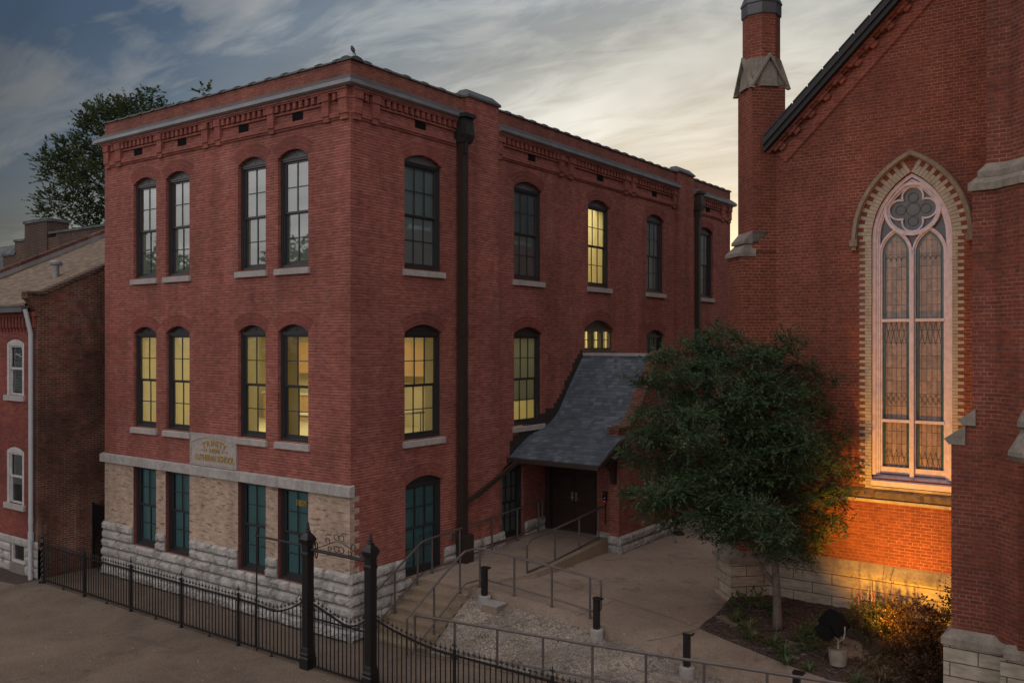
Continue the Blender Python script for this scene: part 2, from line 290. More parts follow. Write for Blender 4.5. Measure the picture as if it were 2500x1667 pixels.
def stained():
    m, nt, b, o = newmat('stained_glass'); uv, p = wall_uv(nt)
    bt = nt.nodes.new('ShaderNodeTexBrick'); nt.links.new(uv, bt.inputs['Vector']); bt.offset = 0
    bt.inputs['Scale'].default_value = 1; bt.inputs['Brick Width'].default_value = .099; bt.inputs['Row Height'].default_value = .27
    bt.inputs['Mortar Size'].default_value = .0045; bt.inputs['Mortar Smooth'].default_value = .1
    bt.inputs['Color1'].default_value = (.36, .27, .215, 1); bt.inputs['Color2'].default_value = (.24, .185, .155, 1); bt.inputs['Mortar'].default_value = (.02, .02, .02, 1)
    c = mixc(nt, .7, bt.outputs['Color'], ramp(nt, noise(nt, p, 7, 4, .6, 1.5), [(.3, (.6, .5, .4, 1)), (.55, (1, .95, 1.05, 1)), (.75, (1.5, 1.2, .9, 1))]), 'MULTIPLY')
    nt.links.new(c, b.inputs['Base Color']); b.inputs['Roughness'].default_value = .25; b.inputs['Specular IOR Level'].default_value = .6
    bump(nt, b, noise(nt, p, 14, 3), .2, .01); return m
M['stained'] = stained()
M['teal_glass'] = simple('teal_border_glass', (.05, .11, .13), .2, 0, .5, 9, spec=.7)
M['grey_glass'] = simple('smoky_glass', (.085, .08, .085), .2, 0, .4, 8, spec=.7)
M['leadline'] = simple('lead_came', (.075, .062, .058), .5)
def emis(name, c, s):
    m = bpy.data.materials.new(name); m.use_nodes = True; nt = m.node_tree; nt.nodes.clear()
    out = nd(nt, 'ShaderNodeOutputMaterial'); e = nd(nt, 'ShaderNodeEmission', Strength=s); e.inputs[0].default_value = (*c, 1); nt.links.new(e.outputs[0], out.inputs[0]); return m
M['led_red'] = emis('red_led', (1, .05, .03), 1.2); M['led_blue'] = emis('blue_led', (.15, .25, 1), .5)
M['lampface'] = emis('orange_lamp_face', (1, .42, .07), 12)
M['tube'] = emis('ceiling_lamp', (1, .85, .5), 4)
M['bird'] = simple('dark_feathers', (.03, .026, .026), .6, 0, .4, 30)

# ------------------------------------------------------------------ mesh helpers
def T_id(p): return p
def T_front(off=0.):                # a along +X, o outward (-Y), z up
    return lambda p: (p[0], off - p[1], p[2])
def T_side(off=0.):                 # a along +Y, o outward (+X)
    return lambda p: (off + p[1], p[0], p[2])
class MB:
    def __init__(s, T=T_id): s.v = []; s.f = []; s.T = T
    def add(s, vs, fs):
        k = len(s.v); s.v += [s.T(p) for p in vs]; s.f += [tuple(k + i for i in q) for q in fs]
    def box(s, a0, a1, b0, b1, c0, c1):
        s.add([(a0, b0, c0), (a1, b0, c0), (a1, b1, c0), (a0, b1, c0), (a0, b0, c1), (a1, b0, c1), (a1, b1, c1), (a0, b1, c1)],
              [(0, 3, 2, 1), (4, 5, 6, 7), (0, 1, 5, 4), (1, 2, 6, 5), (2, 3, 7, 6), (3, 0, 4, 7)])
    def quad(s, *ps): s.add(list(ps), [tuple(range(len(ps)))])
    def prism(s, poly, lo, hi, mk):   # poly of 2D pts, mk(pt, t)->3D for t in lo,hi
        n = len(poly); s.add([mk(p, lo) for p in poly] + [mk(p, hi) for p in poly],
              [tuple(range(n))[::-1], tuple(range(n, 2 * n))] + [(i, (i + 1) % n, n + (i + 1) % n, n + i) for i in range(n)])
    def tube(s, pts, r, n=8, caps=True, closed=False):
        P = [Vector(p) for p in pts]; m = len(P); rings = []
        rr = r if isinstance(r, (list, tuple)) else [r] * m
        up = None
        for i, p in enumerate(P):
            a = P[(i - 1) % m] if closed or i > 0 else P[i]; b = P[(i + 1) % m] if closed or i < m - 1 else P[i]
            d = (b - a).normalized() if (b - a).length > 1e-9 else Vector((0, 0, 1))
            if up is None: up = d.orthogonal().normalized()
            x = (up - d * up.dot(d))
            x = x.normalized() if x.length > 1e-6 else d.orthogonal().normalized()
            up = x; y = d.cross(x)
            rings.append([tuple(p + (x * math.cos(2 * math.pi * j / n) + y * math.sin(2 * math.pi * j / n)) * rr[i]) for j in range(n)])
        vs = [q for g in rings for q in g]; fs = []
        for i in range(m if closed else m - 1):
            k = (i + 1) % m
            for j in range(n): fs.append((i * n + j, i * n + (j + 1) % n, k * n + (j + 1) % n, k * n + j))
        if caps and not closed: fs += [tuple(range(n))[::-1], tuple((m - 1) * n + j for j in range(n))]
        s.add(vs, fs)
    def lathe(s, cx, cy, prof, n=12, rot=0.):   # prof [(r,z)]
        vs = []; fs = []
        for r, z in prof:
            vs += [(cx + r * math.cos(rot + 2 * math.pi * j / n), cy + r * math.sin(rot + 2 * math.pi * j / n), z) for j in range(n)]
        for i in range(len(prof) - 1):
            for j in range(n): fs.append((i * n + j, i * n + (j + 1) % n, (i + 1) * n + (j + 1) % n, (i + 1) * n + j))
        fs += [tuple(range(n))[::-1], tuple((len(prof) - 1) * n + j for j in range(n))]
        s.add(vs, fs)
    def ribbon(s, path, w, o0, o1, closed=False):   # path in (a,z), width w centred (or (w_in,w_out)), extruded o0..o1
        wi, wo = (w, w) if not isinstance(w, tuple) else w
        if not isinstance(w, tuple): wi = wo = w / 2
        m = len(path); L = []; Rr = []
        for i in range(m):
            a = path[(i - 1) % m] if closed or i else path[i]; b = path[(i + 1) % m] if closed or i < m - 1 else path[i]
            d1 = (path[i][0] - a[0], path[i][1] - a[1]); d2 = (b[0] - path[i][0], b[1] - path[i][1])
            def nm(d):
                l = math.hypot(*d); return (d[0] / l, d[1] / l) if l > 1e-9 else None
            d1 = nm(d1) or nm(d2); d2 = nm(d2) or d1
            n1 = (-d1[1], d1[0]); n2 = (-d2[1], d2[0]); q = (n1[0] + n2[0], n1[1] + n2[1]); l = math.hypot(*q)
            q = (q[0] / l, q[1] / l) if l > 1e-6 else n1; c = max(.35, q[0] * n1[0] + q[1] * n1[1]); q = (q[0] / c, q[1] / c)
            L.append((path[i][0] + q[0] * wi, path[i][1] + q[1] * wi)); Rr.append((path[i][0] - q[0] * wo, path[i][1] - q[1] * wo))
        for i in range(m if closed else m - 1):
            k = (i + 1) % m; A, B, C_, D = L[i], L[k], Rr[k], Rr[i]
            s.add([(A[0], o0, A[1]), (B[0], o0, B[1]), (C_[0], o0, C_[1]), (D[0], o0, D[1]), (A[0], o1, A[1]), (B[0], o1, B[1]), (C_[0], o1, C_[1]), (D[0], o1, D[1])],
                  [(0, 3, 2, 1), (4, 5, 6, 7), (0, 1, 5, 4), (2, 3, 7, 6)] + ([(1, 2, 6, 5)] if i == m - 2 and not closed else []) + ([(3, 0, 4, 7)] if i == 0 and not closed else []))
    def build(s, name, mat, parent=None, smooth=False):
        off = Vector((0, 0, 0)); q = parent
        while q is not None: off += q.location; q = q.parent
        me = bpy.data.meshes.new(name); me.from_pydata([(v[0] - off[0], v[1] - off[1], v[2] - off[2]) for v in s.v], [], s.f)
        me.materials.append(M[mat] if isinstance(mat, str) else mat)
        if smooth: me.polygons.foreach_set('use_smooth', [True] * len(me.polygons))
        me.update(); o = bpy.data.objects.new(name, me); COL.objects.link(o)
        if parent is not None: o.parent = parent
        return o
def tag(o, label=None, cat=None, group=None, kind=None):
    if label: o['label'] = label
    if cat: o['category'] = cat
    if group: o['group'] = group
    if kind: o['kind'] = kind
    return o
def root(name, loc, label, cat, group=None):
    o = bpy.data.objects.new(name, None); COL.objects.link(o); o.location = loc; o.empty_display_size = .3
    return tag(o, label, cat, group)
def copy_tree(o, parent=None):
    c = o.copy(); COL.objects.link(c); c.parent = parent
    for ch in [x for x in o.children]: copy_tree(ch, c)
    return c
def text_mesh(txt, size, name='lettering', extrude=.006, bold=0.):
    cu = bpy.data.curves.new('t', 'FONT'); cu.body = txt; cu.size = size; cu.extrude = extrude; cu.offset = bold; cu.align_x = 'CENTER'; cu.resolution_u = 3
    o = bpy.data.objects.new('t', cu); COL.objects.link(o); bpy.context.view_layer.update()
    me = bpy.data.meshes.new_from_object(o.evaluated_get(bpy.context.evaluated_depsgraph_get()))
    bpy.data.objects.remove(o); vs = [tuple(v.co) for v in me.vertices]; fs = [tuple(p.vertices) for p in me.polygons]; bpy.data.meshes.remove(me)
    return vs, fs
def arc_pts(w0, w1, zs, h, n=12):      # segmental arch points left to right
    w = w1 - w0; R = (w * w / 4 + h * h) / (2 * h); cx = (w0 + w1) / 2; cz = zs + h - R; ph = math.asin(w / 2 / R)
    return [(cx + R * math.sin(-ph + 2 * ph * i / n), cz + R * math.cos(-ph + 2 * ph * i / n)) for i in range(n + 1)], cx, cz, R, ph
def gothic_pts(x0, x1, zs, n=14, off=0.):   # pointed arch, centres at opposite springers
    w = x1 - x0; r = w + off; cx = (x0 + x1) / 2
    # left arc centre x1, right arc centre x0
    th = math.acos(min(1, (w / 2) / r)); L = []
    for i in range(n + 1):
        a = math.pi - (math.pi - (math.pi - th)) * i / n
        L.append((x1 + r * math.cos(a), zs + r * math.sin(a)))
    Rr = [(2 * cx - x, z) for x, z in L[:-1]][::-1]
    return L + Rr
def wall_band(mb, a0, a1, z0, z1, ops, depth=.12, rev=None):
    """ops: (w0,w1,zb,zs,h) sorted; h=0 square head. Wall in plane o=0, reveals go to o=-depth"""
    x = a0
    for (w0, w1, zb, zs, h) in ops:
        if w0 > x: mb.quad((x, 0, z0), (w0, 0, z0), (w0, 0, z1), (x, 0, z1))
        if zb > z0 + 1e-4: mb.quad((w0, 0, z0), (w1, 0, z0), (w1, 0, zb), (w0, 0, zb))
        P = arc_pts(w0, w1, zs, h)[0] if h else [(w0, zs), (w1, zs)]
        if z1 > zs + h + 1e-4:
            for p, q in zip(P[:-1], P[1:]): mb.quad((p[0], 0, p[1]), (q[0], 0, q[1]), (q[0], 0, z1), (p[0], 0, z1))
        r = rev or mb
        ring = [(w0, zb)] + P + [(w1, zb)]
        for p, q in zip(ring[:-1], ring[1:]): r.quad((p[0], 0, p[1]), (q[0], 0, q[1]), (q[0], -depth, q[1]), (p[0], -depth, p[1]))
        r.quad((w0, 0, zb), (w1, 0, zb), (w1, -depth, zb), (w0, -depth, zb))
        x = w1
    if a1 > x: mb.quad((x, 0, z0), (a1, 0, z0), (a1, 0, z1), (x, 0, z1))
def voussoirs(mb, back, w0, w1, zs, h, rows=3, rh=.108):
    P, cx, cz, R, ph = arc_pts(w0, w1, zs, h)
    n = 14
    for i in range(n):
        a, b = -ph + 2 * ph * i / n, -ph + 2 * ph * (i + 1) / n; r0, r1 = R, R + rows * rh
        q = [(cx + r * math.sin(t), cz + r * math.cos(t)) for r, t in ((r0, a), (r0, b), (r1, b), (r1, a))]
        back.quad(*[(x, .0015, z) for x, z in q])
    for k in range(rows):
        r0 = R + k * rh + .003; r1 = R + (k + 1) * rh - .003; m = max(6, int(2 * ph * (r0 + r1) / 2 / .072))
        for i in range(m):
            a = -ph + 2 * ph * (i + .04) / m; b = -ph + 2 * ph * (i + .96) / m
            q = [(cx + r * math.sin(t), cz + r * math.cos(t)) for r, t in ((r0, a), (r0, b), (r1, b), (r1, a))]
            mb.add([(x, .0015, z) for x, z in q] + [(x, .006, z) for x, z in q], [(4, 5, 6, 7), (0, 1, 5, 4), (1, 2, 6, 5), (2, 3, 7, 6), (3, 0, 4, 7)])
def window(parent, T, w0, w1, zb, zs, h, cols, frame='frame', glass='glass', blind=None, blind_to=None, sill=None, room=False, deep=.30, tymp='frame', name='window', depth=.12, blind_o=-.216):
    f = MB(T); zt = zs if not h else zs - .02
    o0, o1 = -depth - .10, -depth + .03
    # outer casing
    f.box(w0, w0 + .07, o0, o1, zb, zs); f.box(w1 - .07, w1, o0, o1, zb, zs); f.box(w0 + .07, w1 - .07, o0, o1, zb, zb + .07)
    f.box(w0 + .07, w0 + .10, o0, o1 - .03, zb + .07, zt); f.box(w1 - .10, w1 - .07, o0, o1 - .03, zb + .07, zt)
    tb = zt
    f.box(w0 + .07, w1 - .07, o0, o1, tb - .06, tb); f.box(w0 + .05, w1 - .05, o1, o1 + .02, tb - .015, tb + .02)
    a0, a1 = w0 + .10, w1 - .10; z0, z1 = zb + .07, tb - .06; zm = z0 + (z1 - z0) * .5
    up, lo = -depth - .02, -depth - .055
    st = .045
    for (q0, q1, oo, br, tr) in ((zm, z1, up, .045, .045), (z0, zm + .02, lo, .085, .045)):
        f.box(a0, a0 + st, oo - .035, oo, q0, q1); f.box(a1 - st, a1, oo - .035, oo, q0, q1)
        f.box(a0 + st, a1 - st, oo - .035, oo, q0, q0 + br); f.box(a0 + st, a1 - st, oo - .035, oo, q1 - tr, q1)
        for c in range(1, cols):
            x = a0 + st + (a1 - a0 - 2 * st) * c / cols; f.box(x - .011, x + .011, oo - .03, oo - .002, q0 + br, q1 - tr)
        zz_ = (q0 + br + q1 - tr) / 2; f.box(a0 + st, a1 - st, oo - .028, oo - .004, zz_ - .011, zz_ + .011)
    wo_ = f.build(name, frame, parent)
    g = MB(T)
    g.quad((a0 + st, up - .02, zm), (a1 - st, up - .02, zm), (a1 - st, up - .02, z1 - .02), (a0 + st, up - .02, z1 - .02))
    g.quad((a0 + st, lo - .02, z0 + .02), (a1 - st, lo - .02, z0 + .02), (a1 - st, lo - .02, zm), (a0 + st, lo - .02, zm))
    g.build('pane', glass, wo_)
    if h:
        t = MB(T); P = arc_pts(w0, w1, zs, h)[0]
        t.prism([(w0, tb)] + P + [(w1, tb)], -depth - .06, -depth - .01, lambda p, o: (p[0], o, p[1]))
        cx = (w0 + w1) / 2; zc_ = zs + h * .5
        t.tube([(cx + .035 * math.cos(a * math.pi / 6), -depth - .008, zc_ + .05 * math.sin(a * math.pi / 6)) for a in range(12)], .007, 5, closed=True)
        t.tube([(a0 + .05, -depth - .008, tb + .05)] + [(p[0] * .86 + cx * .14, -depth - .008, p[1] - .05) for p in P[1:-1]] + [(a1 - .05, -depth - .008, tb + .05)], .006, 4)
        t.build('arched_panel', tymp, wo_)
    if blind:
        b = MB(T); bz = blind_to if blind_to else zb
        b.box(w0 + .02, w1 - .02, blind_o - .01, blind_o, bz, zs + (h * .5 if h else 0))
        if not blind_to: pass
        b.build('roller_blind', blind, wo_)
    if room:
        j = MB(T)
        j.quad((w0 + .03, -depth - .10, zb), (w0 + .03, -depth - deep, zb), (w0 + .03, -depth - deep, zs), (w0 + .03, -depth - .10, zs))
        j.quad((w1 - .03, -depth - .10, zb), (w1 - .03, -depth - deep, zb), (w1 - .03, -depth - deep, zs), (w1 - .03, -depth - .10, zs))
        j.quad((w0, -depth - .10, zs - .01), (w1, -depth - .10, zs - .01), (w1, -depth - deep, zs - .01), (w0, -depth - deep, zs - .01))
        j.quad((w0, -depth - .10, zb + .01), (w1, -depth - .10, zb + .01), (w1, -depth - deep, zb + .01), (w0, -depth - deep, zb + .01))
        j.build('plaster_reveal', 'interior', wo_)
    if sill:
        s = MB(T); e = .07
        s.add([(w0 - e, -.11, zb - .17), (w1 + e, -.11, zb - .17), (w1 + e, -.11, zb), (w0 - e, -.11, zb), (w0 - e, .07, zb - .17), (w1 + e, .07, zb - .17), (w1 + e, .07, zb - .03), (w0 - e, .07, zb - .03)],
              [(0, 3, 2, 1), (4, 5, 6, 7), (0, 1, 5, 4), (1, 2, 6, 5), (2, 3, 7, 6), (3, 0, 4, 7)])
        s.build('sill', sill, wo_)
    return wo_
def rock_block(mb, a0, a1, z0, z1, o=.0, out=.07, seed=0, na=None, rough=1.):
    """one rock-faced block: margin line then a broken, bulging face"""
    r = random.Random(seed); g = .006; a0 += g; a1 -= g; z0 += g; z1 -= g
    nx = max(3, int((a1 - a0) / .055)); nz = max(3, int((z1 - z0) / .05)); vs = []; fs = []
    ph = [(r.uniform(0, 6), r.uniform(2, 9), r.uniform(2, 9)) for _ in range(4)]
    L_ = a1 - a0; pl = [(r.uniform(-1.6, 1.6), r.uniform(-1.1, 1.1), r.uniform(.35, .95)) for _ in range(7)]
    for j in range(nz + 1):
        for i in range(nx + 1):
            u, v = i / nx, j / nz; e = min(1, min(u, 1 - u) * (a1 - a0) / .05, min(v, 1 - v) * (z1 - z0) / .045)
            n = min(c_ + a_ * (u - .5) * L_ + b_ * (v - .5) for a_, b_, c_ in pl); n2 = max(0., min(1.15, .45 + n)) + .12 * math.sin(ph[0][0] + ph[0][1] * u * L_ * 4 + 5 * v)
            d = out * (.18 + .82 * min(1, e * 1.3) * (.55 + rough * .5 * (n2 - .4) + rough * r.uniform(-.10, .10)) * 1.25)
            vs.append((a0 + u * (a1 - a0), o + d, z0 + v * (z1 - z0)))
    for j in range(nz):
        for i in range(nx):
            k = j * (nx + 1) + i; fs.append((k, k + 1, k + nx + 2, k + nx + 1))
    # skirt
    b = len(vs); ed = [i for i in range(nx + 1)] + [(j) * (nx + 1) + nx for j in range(1, nz + 1)] + [nz * (nx + 1) + i for i in range(nx - 1, -1, -1)] + [j * (nx + 1) for j in range(nz - 1, 0, -1)]
    vs += [(vs[i][0], o - .02, vs[i][2]) for i in ed]; m = len(ed)
    for i in range(m): fs.append((ed[i], ed[(i + 1) % m], b + (i + 1) % m, b + i))
    mb.add(vs, fs)
def rock_course(mb, a0, a1, z0, z1, seed, out=.07, lmin=.45, lmax=1.0, rough=1., o=0.):
    r = random.Random(seed); x = a0; k = 0
    while x < a1 - 1e-3:
        l = r.uniform(lmin, lmax)
        if a1 - (x + l) < .28: l = a1 - x
        rock_block(mb, x, x + l, z0, z1, o, out, seed * 100 + k, rough=rough); x += l; k += 1
# ------------------------------------------------------------------ foliage
def leaf_mesh(name, mat, parent, clumps, n_per, leaf, twig=.32, lps=14, asp=.3, droop=.35, seed=1, flat=.75, shell=.55, clipf=None, up=0.):
    g = np.random.default_rng(seed); V = []; 
    for (cx, cy, cz, r) in clumps:
        n = max(6, int(n_per * r * r))
        d = g.normal(size=(n, 3)); d /= np.linalg.norm(d, axis=1)[:, None]
        d[:, 2] = np.where(g.random(n) < .35, np.abs(d[:, 2]), d[:, 2])
        rad = r * (shell + (1.06 - shell) * g.random(n) ** .6)
        c = np.array([cx, cy, cz]) + d * rad[:, None] * np.array([1, 1, flat])
        # twig direction: outward, horizontal-ish, drooping
        t = d * np.array([1, 1, .35]) + g.normal(scale=.35, size=(n, 3)); t[:, 2] += up - droop * .3
        t /= np.linalg.norm(t, axis=1)[:, None]
        if clipf is not None:
            k = clipf(c + t * twig * .6); c, t = c[k], t[k]; n = len(c)
            if n == 0: continue
        hor = np.cross(t, np.array([0, 0, 1.0])); hor /= (np.linalg.norm(hor, axis=1)[:, None] + 1e-6)
        L = twig * (.6 + .8 * g.random(n))
        for k in range(lps):
            s = (k + .5) / lps + g.normal(scale=.04, size=n); side = 1 if k % 2 else -1
            base = c + t * (L * s)[:, None]; base[:, 2] -= droop * L * s * s * .6
            ang = .9 - .5 * s + g.normal(scale=.3, size=n)
            ld = t * np.cos(ang)[:, None] + hor * (np.sin(ang) * side)[:, None] + g.normal(scale=.22, size=(n, 3)); ld[:, 2] -= droop * .5
            ld /= np.linalg.norm(ld, axis=1)[:, None]
            w = np.cross(ld, np.array([0, 0, 1.0]) + g.normal(scale=.45, size=(n, 3))); w /= (np.linalg.norm(w, axis=1)[:, None] + 1e-6)
            ll = (leaf * (.6 + .8 * g.random(n)))[:, None]
            p0 = base; p2 = base + ld * ll; m = base + ld * ll * .45
            V.append(np.stack([p0, m + w * ll * asp * .5, p2, m - w * ll * asp * .5], axis=1).reshape(-1, 3))
    v = np.concatenate(V); nq = len(v) // 4
    off = Vector((0, 0, 0)); q = parent
    while q is not None: off += q.location; q = q.parent
    v = v - np.array(off)
    me = bpy.data.meshes.new(name); me.vertices.add(len(v)); me.vertices.foreach_set('co', v.ravel().astype(np.float32))
    me.loops.add(nq * 4); me.loops.foreach_set('vertex_index', np.arange(nq * 4, dtype=np.int32))
    me.polygons.add(nq); me.polygons.foreach_set('loop_start', np.arange(0, nq * 4, 4, dtype=np.int32))
    me.materials.append(M[mat]); me.update(calc_edges=True); me.validate()
    o = bpy.data.objects.new(name, me); COL.objects.link(o)
    if parent is not None: o.parent = parent
    return o
def strap_mesh(name, mat, parent, cx, cy, z0, n, L, seed, w=.022, spread=.9):
    r = random.Random(seed); mb = MB()
    for i in range(n):
        a = r.uniform(0, 6.283); l = L * r.uniform(.6, 1.1); el = r.uniform(.5, 1.35); rr = r.uniform(0, .07)
        x, y, z = cx + rr * math.cos(a), cy + rr * math.sin(a), z0; dx, dy = math.cos(a), math.sin(a); nx, ny = -dy, dx
        pts = []
        for k in range(6):
            t = k / 5; e = el - 2.1 * spread * t * t
            pts.append((x, y, z)); x += dx * math.cos(e) * l / 5; y += dy * math.cos(e) * l / 5; z += math.sin(e) * l / 5
            z = max(z, z0 + .012)
        vs = []
        for k, p in enumerate(pts):
            ww = w * (1 - (k / 5) ** 2 * .9) / 2; vs += [(p[0] + nx * ww, p[1] + ny * ww, p[2]), (p[0] - nx * ww, p[1] - ny * ww, p[2])]
        mb.add(vs, [(2 * k, 2 * k + 1, 2 * k + 3, 2 * k + 2) for k in range(5)])
    return mb.build(name, mat, parent)
# ================================================================== SCHOOL
FX = [(-8.74, -7.62), (-7.17, -6.08), (-4.03, -2.95), (-2.50, -1.41)]
SY = [(1.78, 3.18), (6.30, 7.73), (10.36, 11.75), (14.39, 15.79), (18.83, 20.26)]
TF, TS = T_front(), T_side()
sch = root('school_building', (-5, 11, 0), 'three storey red brick school with tan brick ground storey, arched windows and name plaque', 'building')
w = MB(TF)
wall_band(w, -10.24, 0, 3.3, 8.0, [(a, b, 4.38, 7.01, .18) for a, b in FX], .25)
wall_band(w, -10.24, 0, 8.0, 12.80, [(a, b, 8.55, 11.18, .18) for a, b in FX], .25)
w.T = TS
wall_band(w, 0, 22.08, 0., 3.9, [(1.81, 3.21, 1.05, 3.28, .18), (5.73, 6.77, 1.26, 3.2, .18)], .25)
low_side = [(1.78, 3.18, 4.38, 7.0, .2), (6.3, 7.73, 4.38, 7.0, .2), (10.13, 12.0, 6.49, 7.17, .3), (14.38, 15.78, 4.38, 7.0, .2), (18.83, 20.26, 4.38, 7.0, .2)]
wall_band(w, 0, 22.08, 3.9, 8.0, low_side, .25)
wall_band(w, 0, 22.08, 8.0, 12.80, [(a, b, 8.55, 11.18, .2) for a, b in SY], .25)
w.T = T_id
w.quad((-10.24, 0, 0), (-10.24, 22.08, 0), (-10.24, 22.08, 12.8), (-10.24, 0, 12.8))
w.quad((-10.24, 22.08, 0), (0, 22.08, 0), (0, 22.08, 12.8), (-10.24, 22.08, 12.8))
w.build('brick_wall', 'brick', sch)
pp = MB()
for b in ((-10.24, 0, 0, .33, 12.8, 13.14), (-.33, 0, .33, 22.08, 12.8, 13.14), (-10.24, -9.91, .33, 22.08, 12.8, 13.14), (-9.91, -.33, 21.75, 22.08, 12.8, 13.14)): pp.box(*b)
pp.build('parapet', 'parapet', sch)
rf = MB(); rf.box(-9.9, -.34, .34, 21.74, 12.55, 12.7); rf.build('flat_roof', 'blackroof', sch)
tw = MB(TF); rv = MB(TF)
wall_band(tw, -10.24, 0, 0, 3.3, [(a, b, 1.04, 3.28, 0) for a, b in FX], .25, rev=MB(TF))
tw.T = TS
k = 0; z = 1.54
while z < 3.24:
    tw.box(-.0, .12 if k % 2 else .27, -.01, .003, z + .003, min(3.28, z + .13)); z += .1335; k += 1
tw.build('tan_brick_wall', 'tan', sch)
# arches over windows
va, vb = MB(TF), MB(TF)
for a, b in FX:
    for zs in (7.01, 11.18): voussoirs(va, vb, a, b, zs, .18)
va.T = vb.T = TS
for a, b in SY: voussoirs(va, vb, a, b, 11.18, .2)
for a, b, zb, zs, h in low_side[:4] + [(1.81, 3.21, 1.05, 3.28, .18)]: voussoirs(va, vb, a, b, zs, h)
va.build('brick_arches', 'arch_brick', sch); vb.build('arch_joints', 'mortar', sch)
# belt course
bt = MB(TF)
xs = [-10.34, -7.9, -6.1, -3.6, -1.9, .085]
for i in range(len(xs) - 1):
    a, b = xs[i] + (.003 if i else 0), xs[i + 1] - (.003 if i < 4 else 0)
    bt.add([(a, -.05, 3.28), (b, -.05, 3.28), (b, -.05, 3.54), (a, -.05, 3.54), (a, .10, 3.28), (b, .10, 3.28), (b, .10, 3.50), (a, .10, 3.50)],
           [(0, 3, 2, 1), (4, 5, 6, 7), (0, 1, 5, 4), (1, 2, 6, 5), (2, 3, 7, 6), (3, 0, 4, 7)])
bt.build('stone_belt_course', 'smooth', sch)
# rock-faced base
st = MB(TF); jt = MB(TF)
zc_ = [0, .27, .53, .79, 1.04, 1.29, 1.54]
for i in range(4): rock_course(st, -10.34, .06, zc_[i], zc_[i + 1], 10 + i, .10 if i else .13, .6, 1.15)
for i in (4, 5):
    for n, (a, b) in enumerate(((-10.32, -8.76), (-7.60, -7.19), (-6.06, -4.05), (-2.93, -2.52), (-1.39, .06))):
        rock_course(st, a, b, zc_[i], zc_[i + 1], 40 + i * 7 + n, .10, .45, 1.1)
jt.box(-10.3, .02, -.05, .02, 0, 1.03)
for a, b in ((-10.29, -8.75), (-7.61, -7.18), (-6.07, -4.04), (-2.94, -2.51), (-1.40, .02)): jt.box(a, b, -.25, .02, 1.03, 1.525)
st.build('rock_faced_base', 'stone', sch); jt.build('base_joints', 'joint', sch); st = MB(TS); jt = MB(TS)
for i in range(6): rock_course(st, -.06, 1.79 if i > 3 else 2.3, zc_[i], zc_[i + 1], 90 + i, .10, .45, .9)
jt.box(0, 1.79, -.05, .02, 0, 1.53)
st.build('rock_faced_base', 'stone', sch); st = MB(TS); s3 = MB(TS); s4 = MB(TS)
for i in (3, 4, 5):
    rock_course(st, 3.23, 3.70, zc_[i], zc_[i + 1], 120 + i, .09, .3, .6); rock_course(s3, 3.98, 5.71, zc_[i], zc_[i + 1], 130 + i, .10, .5, .9, o=.10)
    if i > 3: rock_course(s4, 6.80, 7.84, zc_[i] + .08, zc_[i + 1] + .08, 140 + i, .09, .3, .6)
jt.box(3.22, 3.75, -.05, .02, .8, 1.53); jt.box(3.98, 5.71, -.05, .11, .8, 1.53); jt.box(6.79, 7.84, -.05, .02, .9, 1.6)
s3.build('rock_faced_base', 'stone', sch); s4.build('rock_faced_base', 'stone', sch); st.build('rock_faced_base', 'stone', sch); jt.build('base_joints', 'joint', sch)
# metal cornice wrapping the corner
def cornice(mb, mb2, a0, a1, s0, s1):   # s0/s1 mitre signs: -1 extends with o
    prof = [(0, 12.50), (.16, 12.52), (.22, 12.56), (.22, 12.645), (.20, 12.655), (.20, 12.67), (.04, 12.80), (0, 12.81)]
    n = len(prof)
    A = [(a0 - s0 * o, o, z) for o, z in prof]; B = [(a1 + s1 * o, o, z) for o, z in prof]
    mb.add(A + B, [(i, i + 1, n + i + 1, n + i) for i in range(4)] + [tuple(range(n))[::-1], tuple(range(n, 2 * n))])
    mb2.add(A + B, [(i, i + 1, n + i + 1, n + i) for i in range(4, n - 1)])
c1, c2 = MB(TF), MB(TF); cornice(c1, c2, -10.24, 0, 1, 1)
c1.T = c2.T = TS; cornice(c1, c2, 0, 4.09, 1, 0); cornice(c1, c2, 5.42, 16.77, 0, 0); cornice(c1, c2, 18.12, 22.08, 0, 1)
c1.build('cornice', 'flash', sch); c2.build('cornice_flashing', 'flash2', sch)
# frieze
fz = MB(TF); vt = MB(TF)
def frieze(strips, a0, a1, vents, corner=()):
    fz.box(a0, a1, -.02, .135, 12.47, 12.53) ; fz.box(a0, a1, -.02, .115, 12.535 - .10, 12.469)
    ed = sorted(strips)
    for a, b in ed:
        fz.box(a, b, -.02, .10, 11.93, 12.434); fz.box(a - .012, b + .012, -.02, .125, 12.27, 12.433); fz.box(a + .02, b - .02, -.02, .07, 11.80, 11.929)
    gaps = []; x = a0
    for a, b in ed:
        if a - x > .1: gaps.append((x, a))
        x = b
    if a1 - x > .1: gaps.append((x, a1))
    for g0, g1 in gaps:
        fz.box(g0, g1, -.02, .065, 11.875, 11.99); fz.box(g0, g1, -.02, .035, 11.83, 11.874)
        L = g1 - g0
        if L < .5:
            m = (g0 + g1) / 2; fz.box(m - .055, m + .055, -.02, .085, 12.27, 12.434); fz.box(g0, g1, -.02, .03, 12.0, 12.16)
        else:
            fz.box(g0, g1, -.02, .05, 12.205, 12.255)
            n = round(L / .206); d = L / n
            for i in range(n):
                m = g0 + d * (i + .5); fz.box(m - .052, m + .052, -.02, .095, 12.275, 12.434)
    for v0, v1 in vents:
        vt.box(v0 - .01, v1 + .01, -.01, .012, 12.005, 12.20)
        for q in range(4): vt.box(v0, v1, .012, .02, 12.02 + q * .045, 12.035 + q * .045)
